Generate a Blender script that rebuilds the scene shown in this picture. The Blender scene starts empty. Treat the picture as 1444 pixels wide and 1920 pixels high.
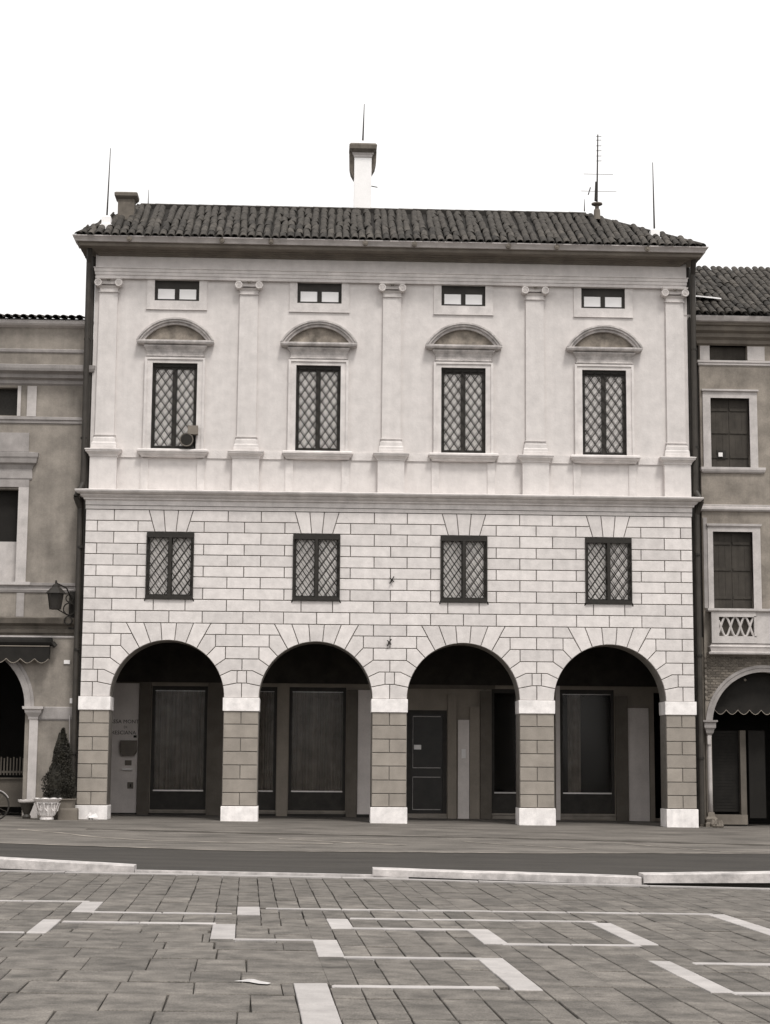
import bpy, bmesh, math, random
from mathutils import Vector, Matrix
random.seed(7)
S = bpy.context.scene
COL = S.collection
R = math.radians

# ------------------------------------------------------------------ camera
def cam_axes(yaw, pitch, roll):
    cy, sy, cp, sp = math.cos(yaw), math.sin(yaw), math.cos(pitch), math.sin(pitch)
    cr, sr = math.cos(roll), math.sin(roll)
    fw = Vector((sy*cp, cy*cp, sp)); rt = Vector((cy, -sy, 0)); up = rt.cross(fw)
    return cr*rt + sr*up, -sr*rt + cr*up, fw
cr_, cu_, cf_ = cam_axes(0.04063544, 0.14056082, 0.00759981)
cd = bpy.data.cameras.new('camera'); cam = bpy.data.objects.new('camera', cd); COL.objects.link(cam)
CAMP = Vector((-1.8157, -41.2061, 1.5))
m = Matrix((cr_, cu_, -cf_)).transposed().to_4x4(); m.translation = CAMP
cam.matrix_world = m
cd.sensor_fit = 'HORIZONTAL'; cd.sensor_width = 36; cd.lens = 3300.0/1444*36
cd.clip_start = 0.1; cd.clip_end = 3000
S.camera = cam

# ------------------------------------------------------------------ sky and sun (overcast)
w = bpy.data.worlds.new('World'); S.world = w; w.use_nodes = True
nt = w.node_tree; nt.nodes.clear()
out = nt.nodes.new('ShaderNodeOutputWorld'); bg = nt.nodes.new('ShaderNodeBackground')
sky = nt.nodes.new('ShaderNodeTexSky'); sky.sky_type = 'NISHITA'; sky.sun_disc = False
SUN_EL, SUN_AZ = R(60), R(160)          # azimuth from +Y, clockwise: high in front of the facade, a little right
sky.sun_elevation = SUN_EL; sky.sun_rotation = SUN_AZ
sky.dust_density = 6; sky.air_density = 1.0
bw = nt.nodes.new('ShaderNodeRGBToBW'); nt.links.new(sky.outputs[0], bw.inputs[0])
mr = nt.nodes.new('ShaderNodeMapRange'); mr.inputs['From Min'].default_value = 0; mr.inputs['From Max'].default_value = 14
mr.inputs['To Min'].default_value = 6.6; mr.inputs['To Max'].default_value = 10.0
nt.links.new(bw.outputs[0], mr.inputs['Value'])
cm = nt.nodes.new('ShaderNodeVectorMath'); cm.operation = 'SCALE'; cm.inputs[0].default_value = (1.0, .985, .975)
nt.links.new(mr.outputs[0], cm.inputs['Scale']); nt.links.new(cm.outputs[0], bg.inputs['Color'])
bg.inputs['Strength'].default_value = 0.1
nt.links.new(bg.outputs[0], out.inputs[0])
sl = bpy.data.lights.new('sun', 'SUN'); sl.energy = 1.5; sl.angle = R(12); sl.color = (1, .97, .93)
so = bpy.data.objects.new('sun', sl); COL.objects.link(so)
sd = Vector((math.sin(SUN_AZ)*math.cos(SUN_EL), math.cos(SUN_AZ)*math.cos(SUN_EL), math.sin(SUN_EL)))
so.rotation_euler = sd.to_track_quat('Z', 'Y').to_euler()
S.render.engine = 'CYCLES'
S.view_settings.view_transform = 'Standard'; S.view_settings.look = 'None'
S.view_settings.gamma = 1; S.view_settings.use_curve_mapping = False
S.view_settings.exposure = 0.68
try:
    S.cycles.max_bounces = 6; S.cycles.diffuse_bounces = 3; S.cycles.glossy_bounces = 2; S.cycles.transparent_max_bounces = 6
except Exception: pass

# ------------------------------------------------------------------ materials
MATS = {}
def mat(name, col, var=.15, scale=2.0, rough=.85, bump=.0, bscale=30, objvar=0.0, fine=.1, streak=0.0, spec=.3, metal=0.0, smap=(5.5, 5.5, .35), aniso=None):
    """procedural: blotches + grain (+ vertical streaks, + per-object tone), colour only"""
    if name in MATS: return MATS[name]
    M = bpy.data.materials.new(name); M.use_nodes = True; t = M.node_tree; N = t.nodes; L = t.links
    b = N['Principled BSDF']; b.inputs['Roughness'].default_value = rough
    b.inputs['Specular IOR Level'].default_value = spec; b.inputs['Metallic'].default_value = metal
    geo = N.new('ShaderNodeNewGeometry')
    def noise(sc, det=5, src=None, r=.6):
        n = N.new('ShaderNodeTexNoise'); n.inputs['Scale'].default_value = sc; n.inputs['Detail'].default_value = det
        n.inputs['Roughness'].default_value = r
        L.new(src if src else geo.outputs['Position'], n.inputs['Vector']); return n.outputs['Fac']
    def ma(op, a, bb):
        n = N.new('ShaderNodeMath'); n.operation = op
        for i, v in enumerate((a, bb)):
            if isinstance(v, (int, float)): n.inputs[i].default_value = v
            else: L.new(v, n.inputs[i])
        return n.outputs[0]
    if aniso:
        an_ = N.new('ShaderNodeMapping'); an_.inputs['Scale'].default_value = aniso; L.new(geo.outputs['Position'], an_.inputs['Vector']); av = an_.outputs[0]
    else: av = None
    f = ma('ADD', ma('MULTIPLY', ma('SUBTRACT', noise(scale, 5, av), .5), 2*var*2.6), 1.0)
    if fine: f = ma('MULTIPLY', f, ma('ADD', ma('MULTIPLY', ma('SUBTRACT', noise(scale*22, 3), .5), 2*fine*2.4), 1.0))
    if streak:
        mp = N.new('ShaderNodeMapping'); mp.inputs['Scale'].default_value = smap
        L.new(geo.outputs['Position'], mp.inputs['Vector'])
        f = ma('MULTIPLY', f, ma('ADD', ma('MULTIPLY', ma('SUBTRACT', noise(1.0, 6, mp.outputs[0], .7), .5), 2*streak*1.5), 1.0))
    if objvar:
        oi = N.new('ShaderNodeObjectInfo')
        f = ma('MULTIPLY', f, ma('ADD', ma('MULTIPLY', ma('SUBTRACT', oi.outputs['Random'], .5), 2*objvar), 1.0))
    sc = N.new('ShaderNodeVectorMath'); sc.operation = 'SCALE'; sc.inputs[0].default_value = col
    L.new(f, sc.inputs['Scale']); L.new(sc.outputs[0], b.inputs['Base Color'])
    if bump:
        bp = N.new('ShaderNodeBump'); bp.inputs['Strength'].default_value = bump; bp.inputs['Distance'].default_value = .01
        L.new(noise(bscale, 6), bp.inputs['Height']); L.new(bp.outputs[0], b.inputs['Normal'])
    MATS[name] = M; return M
def tone(v, warm=1.0):
    w_ = min(warm, 1.2)
    return (v, v*(1-.068*w_), v*(1-.105*w_)) if v >= .3 else (v, v*(1-.108*w_), v*(1-.225*w_))
M_ash  = mat('pale_ashlar', tone(.635, .9), .11, 4.5, bump=.6, bscale=22, objvar=.085, fine=.09, streak=.05)
M_imp  = mat('white_limestone', tone(.78, .7), .17, 4, bump=.5, bscale=30, objvar=.05, fine=.08, streak=.08)
M_pier = mat('grey_pier_stone', tone(.285, 1), .14, 2.5, bump=.5, bscale=40, objvar=.09, fine=.10, streak=.06)
M_mort = mat('dark_mortar', tone(.22, .8), .2, 6)
M_plas = mat('pale_plaster', tone(.61, .9), .085, 4.0, bump=.4, bscale=18, fine=.09, streak=.07)
M_trim = mat('pale_stone_trim', tone(.61, .9), .16, 3, bump=.3, bscale=25, fine=.07, streak=.06)
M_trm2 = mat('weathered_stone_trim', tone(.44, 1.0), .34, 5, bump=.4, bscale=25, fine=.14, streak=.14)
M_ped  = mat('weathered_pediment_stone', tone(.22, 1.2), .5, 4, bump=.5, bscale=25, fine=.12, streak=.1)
M_corn = mat('weathered_cornice', tone(.17, 1.2), .22, 2, bump=.3, fine=.08, streak=.06)
M_gut  = mat('gutter_metal', tone(.48, 1.0), .2, 3, rough=.5, fine=.05, metal=.2)
M_tile = mat('roof_clay', tone(.050, 1.1), .5, 9, bump=.7, bscale=40, objvar=.45, fine=.35)
M_tilb = mat('roof_underlay', tone(.018, 1.5), .3, 4)
M_dark = mat('dark_painted_wood', tone(.028, 1.6), .3, 5, rough=.6, fine=.1)
M_iron = mat('dark_iron', tone(.022, 1.4), .3, 20, rough=.65)
M_curt = mat('pale_window_blind', tone(.93, .4), .08, 3, fine=.02)
M_curw = mat('white_window_blind', tone(.9, .3), .03, 3, fine=.0)
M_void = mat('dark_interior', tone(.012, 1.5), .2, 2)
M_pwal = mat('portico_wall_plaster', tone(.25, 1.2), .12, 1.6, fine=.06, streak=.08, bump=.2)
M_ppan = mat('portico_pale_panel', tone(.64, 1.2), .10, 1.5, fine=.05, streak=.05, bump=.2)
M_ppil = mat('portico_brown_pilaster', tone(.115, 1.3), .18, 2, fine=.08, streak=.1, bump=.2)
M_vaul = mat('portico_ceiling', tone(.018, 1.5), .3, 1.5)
M_brass= mat('pale_metal_rail', tone(.5, .8), .1, 5, rough=.35, metal=.6)
M_drap = mat('dark_drapes', tone(.11, 1.3), .3, 3, fine=.1, streak=.55, smap=(17, 17, .12))
M_shel = mat('grey_sill_stone', tone(.24, 1), .2, 3)
M_asph = mat('worn_asphalt', tone(.128, .9), .40, 1.0, aniso=(.65, 1.2, 1), bump=.8, bscale=60, fine=.16)
M_road = mat('dark_asphalt', tone(.040, 1.0), .3, 1.0, aniso=(.5, 2.0, 1), bump=.5, bscale=70, fine=.14)
M_pave = mat('paving_slab_stone', tone(.122, .9), .42, 4.0, bump=1.0, bscale=14, objvar=.20, fine=.42)
M_pavs = mat('white_paving_stone', tone(.36, .9), .14, 4, bump=.5, bscale=30, objvar=.08, fine=.10)
M_grou = mat('joint_sand', tone(.050, 1.0), .3, 8)
M_kerb = mat('white_kerb_stone', tone(.43, .9), .34, 5, bump=.5, bscale=25, fine=.12)
M_mark = mat('pale_scrape_marks', tone(.30, 1.0), .3, 6)
M_lwal = mat('left_house_plaster', tone(.225, 1.0), .32, 1.5, fine=.08, streak=.16, bump=.3)
M_ltrm = mat('left_house_trim', tone(.30, 1.1), .2, 3, fine=.1, streak=.12, bump=.3)
M_rwal = mat('right_house_plaster', tone(.235, 1.1), .38, 1.6, fine=.1, streak=.14, bump=.3)
M_rtrm = mat('right_house_trim', tone(.48, 1.0), .16, 3, fine=.1, streak=.08, bump=.3)
M_shut = mat('brown_shutter_wood', tone(.05, 1.7), .25, 3, fine=.2, streak=.3)
M_bric = mat('brown_brick', tone(.15, 1.7), .25, 4, bump=.4, objvar=.3, fine=.2)
M_pipe = mat('dark_pipe', tone(.04, 1.5), .25, 4, rough=.55, streak=.2)
M_awn  = mat('dark_awning_canvas', tone(.013, 1.4), .3, 3)
M_awnt = mat('pale_awning_piping', tone(.22, 1.2), .1, 3)
M_urn  = mat('white_cast_stone', tone(.72, .8), .15, 9, bump=.5, bscale=30, fine=.15)
M_leaf = mat('dark_leaves', (.016, .014, .009), .4, 6, rough=.7, fine=.3)
M_chim = mat('white_plaster_chimney', tone(.9, .3), .04, 3)
M_hood = mat('dark_hood_brick', tone(.14, 1.5), .3, 6, fine=.2)
M_box  = mat('grey_steel_box', tone(.14, 1.3), .1, 5, rough=.6)
M_plat = mat('white_plate', tone(.82, .5), .03, 5)
def glass_mat():
    M = bpy.data.materials.new('dark_window_glass'); M.use_nodes = True; t = M.node_tree; N = t.nodes
    for n in list(N): N.remove(n)
    o = N.new('ShaderNodeOutputMaterial'); mx = N.new('ShaderNodeMixShader'); tr = N.new('ShaderNodeBsdfTransparent'); gl = N.new('ShaderNodeBsdfGlossy')
    tr.inputs[0].default_value = (.99, .985, .98, 1); gl.inputs['Roughness'].default_value = .12; gl.inputs[0].default_value = (.8, .78, .75, 1)
    fr = N.new('ShaderNodeFresnel'); fr.inputs[0].default_value = 1.35
    no = N.new('ShaderNodeTexNoise'); no.inputs['Scale'].default_value = 1.5
    mu = N.new('ShaderNodeMath'); mu.operation = 'MULTIPLY'; t.links.new(fr.outputs[0], mu.inputs[0]); t.links.new(no.outputs[0], mu.inputs[1])
    t.links.new(mu.outputs[0], mx.inputs[0])
    t.links.new(tr.outputs[0], mx.inputs[1]); t.links.new(gl.outputs[0], mx.inputs[2]); t.links.new(mx.outputs[0], o.inputs[0])
    return M
M_glas = glass_mat()

# ------------------------------------------------------------------ helpers
def link(o, parent=None):
    COL.objects.link(o)
    if parent is not None: o.parent = parent
    return o
class MB:
    def __init__(s): s.v = []; s.f = []
    def box(s, x0, x1, y0, y1, z0, z1):
        n = len(s.v)
        s.v += [(x0,y0,z0),(x1,y0,z0),(x1,y1,z0),(x0,y1,z0),(x0,y0,z1),(x1,y0,z1),(x1,y1,z1),(x0,y1,z1)]
        s.f += [tuple(n+i for i in q) for q in ((0,3,2,1),(4,5,6,7),(0,1,5,4),(1,2,6,5),(2,3,7,6),(3,0,4,7))]
        return s
    def prism(s, pts, y0, y1, ch=0.0):
        """polygon pts [(x,z)] CCW seen from the front (-Y), extruded y0 (front) .. y1, chamfered front edge"""
        n = len(s.v); k = len(pts)
        if area(pts) < 0: pts = pts[::-1]
        if ch:
            ins = inset(pts, ch)
            s.v += [(x, y0, z) for x, z in ins] + [(x, y0+ch, z) for x, z in pts] + [(x, y1, z) for x, z in pts]
            s.f.append(tuple(range(n, n+k)))
            for r in (0, 1):
                for i in range(k):
                    j = (i+1) % k
                    s.f.append((n+r*k+i, n+(r+1)*k+i, n+(r+1)*k+j, n+r*k+j))
        else:
            s.v += [(x, y0, z) for x, z in pts] + [(x, y1, z) for x, z in pts]
            s.f.append(tuple(range(n, n+k)))
            for i in range(k):
                j = (i+1) % k; s.f.append((n+i, n+k+i, n+k+j, n+j))
            s.f.append(tuple(range(n+2*k-1, n+k-1, -1)))
        return s
    def mould(s, x0, x1, y, yb, prof, cap=True):
        """profile [(out,z)] from bottom to top, wrapped round left return, front and right return"""
        n = len(s.v); k = len(prof)
        for o, z in prof:
            s.v += [(x0-o, yb, z), (x0-o, y-o, z), (x1+o, y-o, z), (x1+o, yb, z)]
        for i in range(k-1):
            for j in range(3):
                s.f.append((n+i*4+j, n+i*4+j+1, n+(i+1)*4+j+1, n+(i+1)*4+j))
        if cap:
            s.f.append((n+3, n+2, n+1, n)); t = n+(k-1)*4; s.f.append((t, t+1, t+2, t+3))
        return s
    def tube(s, p, q, r, seg=8, r2=None):
        p = Vector(p); q = Vector(q); d = (q-p).normalized(); a = d.orthogonal().normalized(); b = d.cross(a); n = len(s.v)
        r2 = r if r2 is None else r2
        for c, rr in ((p, r), (q, r2)):
            for i in range(seg):
                t = 2*math.pi*i/seg; s.v.append(tuple(c + a*math.cos(t)*rr + b*math.sin(t)*rr))
        for i in range(seg):
            j = (i+1) % seg; s.f.append((n+i, n+j, n+seg+j, n+seg+i))
        s.f.append(tuple(range(n+seg-1, n-1, -1))); s.f.append(tuple(range(n+seg, n+2*seg)))
        return s
    def lathe(s, cx, cy, prof, seg=20, wob=None):
        n = len(s.v); k = len(prof)
        for ip, (r, z) in enumerate(prof):
            for i in range(seg):
                t = 2*math.pi*i/seg; rr = r*(1+(wob(t, ip) if wob else 0)); s.v.append((cx+rr*math.cos(t), cy+rr*math.sin(t), z + (wob(t, ip)*.3 if wob and ip in(k-1,k-2) else 0)))
        for ip in range(k-1):
            for i in range(seg):
                j = (i+1) % seg; s.f.append((n+ip*seg+i, n+ip*seg+j, n+(ip+1)*seg+j, n+(ip+1)*seg+i))
        s.f.append(tuple(range(n+seg-1, n-1, -1))); s.f.append(tuple(n+(k-1)*seg+i for i in range(seg)))
        return s
    def ring(s, c, rad, tr, axis='Y', seg=28, ts=6, a0=0, a1=2*math.pi):
        n = len(s.v); full = abs(a1-a0-2*math.pi) < 1e-6; cnt = seg if full else seg+1
        for i in range(cnt):
            t = a0+(a1-a0)*i/seg
            for j in range(ts):
                u = 2*math.pi*j/ts; rr = rad+tr*math.cos(u); h = tr*math.sin(u)
                if axis == 'Y': s.v.append((c[0]+rr*math.cos(t), c[1]+h, c[2]+rr*math.sin(t)))
                else: s.v.append((c[0]+rr*math.cos(t), c[1]+rr*math.sin(t), c[2]+h))
        for i in range(seg if full else seg):
            for j in range(ts):
                a = i*ts+j; b = i*ts+(j+1) % ts; c2 = ((i+1) % cnt)*ts+(j+1) % ts; d = ((i+1) % cnt)*ts+j
                s.f.append((n+a, n+b, n+c2, n+d))
        return s
    def mesh(s, name, m, smooth=False):
        me = bpy.data.meshes.new(name); me.from_pydata(s.v, [], s.f); me.update()
        bm = bmesh.new(); bm.from_mesh(me); bmesh.ops.recalc_face_normals(bm, faces=bm.faces); bm.to_mesh(me); bm.free()
        me.materials.append(m)
        if smooth: me.polygons.foreach_set('use_smooth', [True]*len(me.polygons))
        return me
    def build(s, name, m, parent=None, smooth=False, label=None, kind=None):
        o = bpy.data.objects.new(name, s.mesh(name, m, smooth)); link(o, parent)
        if label: o['label'] = label
        if kind: o['kind'] = kind
        return o
def area(p): return sum(p[i][0]*p[(i+1) % len(p)][1]-p[(i+1) % len(p)][0]*p[i][1] for i in range(len(p)))/2
def inset(pts, d):
    """inward offset of a CCW polygon"""
    k = len(pts); r = []
    for i in range(k):
        a = Vector(pts[i-1]); b = Vector(pts[i]); c = Vector(pts[(i+1) % k])
        e1 = (b-a); e2 = (c-b)
        if e1.length < 1e-6 or e2.length < 1e-6: r.append(tuple(b)); continue
        e1.normalize(); e2.normalize(); n1 = Vector((-e1.y, e1.x)); n2 = Vector((-e2.y, e2.x)); h = n1+n2
        q = h.length_squared
        r.append(tuple(b + h*(2*d/q if q > .2 else d)) if q > 1e-6 else tuple(b))
    return r
def empty(name, label, cat, loc=(0,0,0), group=None):
    o = bpy.data.objects.new(name, None); o.location = loc; link(o); o['label'] = label; o['category'] = cat
    if group: o['group'] = group
    return o
def tag(o, label, cat, group=None):
    o['label'] = label; o['category'] = cat
    if group: o['group'] = group
    return o
def base(o, loc):
    """move a single-mesh thing's origin to its base"""
    L = Vector(loc); o.data.transform(Matrix.Translation(-L)); o.location = L; return o
def boxpart(name, m, parent, *b, **k): return MB().box(*b).build(name, m, parent, **k)
def slab(name, m, parent, outer, holes, y0, y1, **kw):
    """flat plate in XZ with holes, thickness y0..y1"""
    c = bpy.data.curves.new('c', 'CURVE'); c.dimensions = '2D'; c.fill_mode = 'BOTH'; c.extrude = (y1-y0)/2
    for P in [outer]+list(holes):
        sp = c.splines.new('POLY'); sp.points.add(len(P)-1)
        for i, (x, z) in enumerate(P): sp.points[i].co = (x, z, 0, 1)
        sp.use_cyclic_u = True
    t = bpy.data.objects.new('t', c); COL.objects.link(t)
    dg = bpy.context.evaluated_depsgraph_get(); me = bpy.data.meshes.new_from_object(t.evaluated_get(dg))
    bpy.data.objects.remove(t); bpy.data.curves.remove(c)
    me.transform(Matrix.Translation((0, (y0+y1)/2, 0)) @ Matrix.Rotation(R(90), 4, 'X'))
    me.name = name; me.materials.clear(); me.materials.append(m)
    o = bpy.data.objects.new(name, me); link(o, parent)
    for a, b in kw.items(): o[a] = b
    return o
def text_part(name, m, parent, body, size, x, y, z, align='CENTER'):
    c = bpy.data.curves.new('txt', 'FONT'); c.body = body; c.size = size; c.align_x = align; c.extrude = .004; c.resolution_u = 2
    t = bpy.data.objects.new('t', c); COL.objects.link(t)
    dg = bpy.context.evaluated_depsgraph_get(); me = bpy.data.meshes.new_from_object(t.evaluated_get(dg))
    bpy.data.objects.remove(t); bpy.data.curves.remove(c)
    me.transform(Matrix.Translation((x, y, z)) @ Matrix.Rotation(R(90), 4, 'X')); me.materials.clear(); me.materials.append(m)
    o = bpy.data.objects.new(name, me); link(o, parent); return o
def arc(cx, cz, r, a0, a1, n, ): return [(cx+r*math.cos(a0+(a1-a0)*i/n), cz+r*math.sin(a0+(a1-a0)*i/n)) for i in range(n+1)]

# ------------------------------------------------------------------ ground
def gz(x, y):
    x = max(-14, min(14, x)); k = .0075+.0045*min(1, max(0, -y/15)); t = min(1, max(0, (y+8)/5))
    return -k*x + .075*t
def sheet(name, poly_fn, ns, nv, m, dz, kind='structure', parent=None):
    b = MB()
    for i in range(ns+1):
        for j in range(nv+1):
            x, y = poly_fn(i/ns, j/nv); b.v.append((x, y, gz(x, y)+dz))
    for i in range(ns):
        for j in range(nv):
            a = i*(nv+1)+j; b.f.append((a, a+nv+1, a+nv+2, a+1))
    o = b.build(name, m, parent)
    if kind: o['kind'] = kind
    return o
lerp = lambda a, b, t: a+(b-a)*t
def pw(pts):
    def f(x):
        if x <= pts[0][0]: a, b = pts[0], pts[1]
        elif x >= pts[-1][0]: a, b = pts[-2], pts[-1]
        else:
            for a, b in zip(pts, pts[1:]):
                if a[0] <= x <= b[0]: break
        return a[1]+(b[1]-a[1])*(x-a[0])/(b[0]-a[0])
    return f
kerb_y = pw([(-5.6, -18.15), (-2.8, -18.22), (-1.0, -18.32), (1.3, -18.80), (3.9, -19.03)])
road_y = pw([(-7, -10.7), (-3, -12.0), (1.6, -11.2), (6.2, -9.9)])
b = MB(); g = [-900, -300, -100, -40, -14, -10, -5, 0, 5, 10, 14, 40, 100, 300, 900]
for x in g:
    for y in g: b.v.append((x, y, gz(x, y)-.03))
k_ = len(g)
for i in range(k_-1):
    for j in range(k_-1): a = i*k_+j; b.f.append((a, a+k_, a+k_+1, a+1))
b.build('ground', M_grou, kind='structure')
# forecourt (worn asphalt up to and under the portico), dark road, thin road-edge line
sheet('forecourt', lambda u, v: (lerp(-30, 30, u), lerp(road_y(lerp(-30, 30, u)) if abs(lerp(-30, 30, u)) < 9 else -11, 5.0, v)), 60, 40, M_asph, 0.0)
sheet('road', lambda u, v: (lerp(-30, 30, u), lerp(kerb_y(max(-9, min(9, lerp(-30, 30, u)))), (road_y(lerp(-30, 30, u)) if abs(lerp(-30, 30, u)) < 9 else -11), v)), 60, 16, M_road, -.004)
def strip(name, pts, wid, m, dz, kind='structure'):
    b = MB()
    for i, (x, y) in enumerate(pts):
        ww = wid if isinstance(wid, (int, float)) else wid[i]
        b.v += [(x, y-ww/2, gz(x, y-ww/2)+dz), (x, y+ww/2, gz(x, y+ww/2)+dz)]
    for i in range(len(pts)-1): b.f.append((2*i, 2*i+2, 2*i+3, 2*i+1))
    return b.build(name, m, kind=kind)
xs = [lerp(-8.5, 8.5, i/40) for i in range(41)]
M_scr = mat('thin_scrape', tone(.24, 1.0), .45, 3)
strip('road_edge_line', [(x, road_y(x)+random.uniform(-.06, .06)) for x in xs], [.16*random.uniform(.35, 1.3) for _ in xs], M_scr, .004)
jy = pw([(-6.5, -5.0), (-3.3, -5.7), (2.2, -6.1), (6.9, -7.0)])
strip('drain_joint', [(x, jy(x)+random.uniform(-.05, .05)) for x in [lerp(-6.3, 7.2, i/50) for i in range(51)]], [random.choice([.12, .2, .34, .5]) for _ in range(51)], mat('dark_tar', tone(.06, 1.4), .3, 5), .004)
for pts in ([(-7.6, -5.6), (-6.6, -6.7), (-5.8, -7.8), (-4.6, -8.9), (-3.2, -9.2), (-.8, -8.9)], [(1.1, -7.4), (1.7, -8.1), (2.7, -9.1), (3.2, -9.9)], [(4.2, -7.3), (4.8, -8.3), (5.5, -9.5), (6.6, -9.6)], [(-2.4, -7.5), (-1.2, -8.4), (.3, -9.3)]):
    fine = []
    for a, c in zip(pts, pts[1:]):
        for q in range(4): fine.append((lerp(a[0], c[0], q/4), lerp(a[1], c[1], q/4)+random.uniform(-.04, .04)))
    strip('tyre_mark', fine, [random.uniform(.07, .28) for _ in fine], M_scr, .006)
# edging strip between road and piazza, and low white lip in the middle
def kerbstrip(name, x0, x1, yo0, yo1, z0, z1, m, parent=None, n=1):
    b = MB(); X = [lerp(x0, x1, i/8) for i in range(9)]
    for x in X:
        g0 = gz(x, kerb_y(x)); y = kerb_y(x)
        b.v += [(x, y+yo0, g0+z0), (x, y+yo0, g0+z1), (x, y+yo1, g0+z1), (x, y+yo1, g0+z0)]
    for i in range(8):
        for j in range(4): b.f.append((4*i+j, 4*i+(j+1) % 4, 4*(i+1)+(j+1) % 4, 4*(i+1)+j))
    b.f += [(0, 1, 2, 3), (32, 35, 34, 33)]
    return b.build(name, m, parent)
piazza = bpy.data.objects.new('piazza', None); link(piazza); piazza.location = (0, -25, 0); piazza['kind'] = 'structure'
def toP(o): o.matrix_parent_inverse = piazza.matrix_basis.inverted(); return o
piazza.matrix_parent_inverse = Matrix()
x = -9.0
while x < 8:
    L_ = random.uniform(1.5, 2.4); e = kerbstrip('edging_stone', x, x+L_-.012, -.13, .03, -.1, .012+random.uniform(0, .006), M_pavs); e.parent = piazza; e.location = (0, 25, 0); x += L_

# piazza paving: slabs in a grid turned slightly against the facade
TH = .036; cT, sT = math.cos(TH), math.sin(TH)
def st(x, y): dx, dy = x, y+25; return dx*cT+dy*sT, -dx*sT+dy*cT
def xy(s_, t_): return s_*cT-t_*sT, s_*sT+t_*cT-25
lines = []   # s0,s1,t  (white thin strips, .14 deep) given in x,y
for x0, x1, y in [(-7.5,-4.06,-22.75),(-3.9,-2.55,-23.87),(-2.25,2.33,-23.06),(-4.03,-2.65,-24.92),(-2.45,-1.73,-26.24),(-1.55,-.47,-27.45),(-1.66,-.54,-29.2),(-1.45,-.38,-25.12),(-.21,.96,-26.28),(-1.43,.95,-24.1),(1.12,3.5,-27.5),(1.0,3.5,-29.24),(-6.5,-4.2,-26.02)]:
    xm = (x0+x1)/2; s0, t0 = st(x0, y+(x0-xm)*.036); s1, t1 = st(x1, y+(x1-xm)*.036); lines.append((s0, s1, (t0+t1)/2))
blocks = []  # white slabs: s centre, width, t far, t near
for x, y0, y1, wd in [(-4.0,-22.7,-23.9,.21),(-2.4,-23.0,-23.92,.21),(2.38,-22.95,-25.3,.2),(-4.12,-24.75,-26.0,.17),(-2.55,-24.93,-26.25,.21),(-1.64,-26.2,-27.45,.22),(-.38,-27.38,-29.3,.22),(-1.76,-29.1,-31.2,.23),(-1.53,-24.2,-25.2,.21),(-.28,-25.03,-26.3,.21),(.99,-24.2,-26.2,.2),(.94,-27.4,-29.25,.22)]:
    s_, t0 = st(x, y0); s2, t1 = st(x-.036*(y0-y1)*-0, y1); blocks.append(((s_+s2)/2, wd, t0, t1))
edges = [-7.4]
marks = sorted([bb[0]-bb[1]/2 for bb in blocks]+[bb[0]+bb[1]/2 for bb in blocks])
# merge close marks, then fill with ~.27 columns
mk = []
for q in marks:
    if not mk or q-mk[-1] > .1: mk.append(q)
full = [-7.4]+mk+[7.0]
cols = []
for a, c in zip(full, full[1:]):
    tgt = .30 if c < -1.8 else .262
    n = max(1, round((c-a)/tgt))
    cols += [(a+(c-a)*i/n, a+(c-a)*(i+1)/n) for i in range(n)]
slabs = []; whites = []
for s_, wd, t0, t1 in blocks:
    # subdivide long blocks
    n = max(1, round((t0-t1)/1.1)); c0 = min(cols, key=lambda c: abs((c[0]+c[1])/2-s_))
    for i in range(n): whites.append((c0[0], c0[1], t0+(t1-t0)*(i+1)/n, t0+(t1-t0)*i/n, ))
for s0, s1, t in lines:
    n = max(1, round((s1-s0)/.75))
    for i in range(n): whites.append((s0+(s1-s0)*i/n, s0+(s1-s0)*(i+1)/n, t-.075, t+.07))
rowbreaks = {}
T0, T1 = 8.0, -7.6
common = []; t = T0
while t > T1:
    t -= random.uniform(.72, .98); common.append(t)
for c0, c1 in cols:
    sm = (c0+c1)/2
    occ = sorted([(w_[2], w_[3]) for w_ in whites if min(c1, w_[1])-max(c0, w_[0]) > .45*(c1-c0)], reverse=True)
    top = T0; iv = []
    for a, bt in occ:
        if top-bt > .1: iv.append((top, bt))
        top = min(top, a)
    iv.append((top, T1))
    left = sm < -1.75
    for a, bt in iv:
        cur = a; off = random.choice([0, 0, .35]) if not left else random.uniform(0, .6)
        while cur > bt+.02:
            if left: nx = cur-random.uniform(.45, .8)
            else:
                cands = [q+off*.0 for q in common if q < cur-.38]
                nx = cands[0] if cands and random.random() < .8 else cur-random.uniform(.55, .95)
            if nx-bt < .32: nx = bt
            slabs.append((c0, c1, nx, cur)); cur = nx
def slab_vis(q):
    x, y = xy((q[0]+q[1])/2, (q[2]+q[3])/2); d = y-CAMP.y
    if d < 9.8: return False
    px = (x-CAMP.x)/d-.0406; return abs(px) < .235 and y < kerb_y(x)+.4
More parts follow.
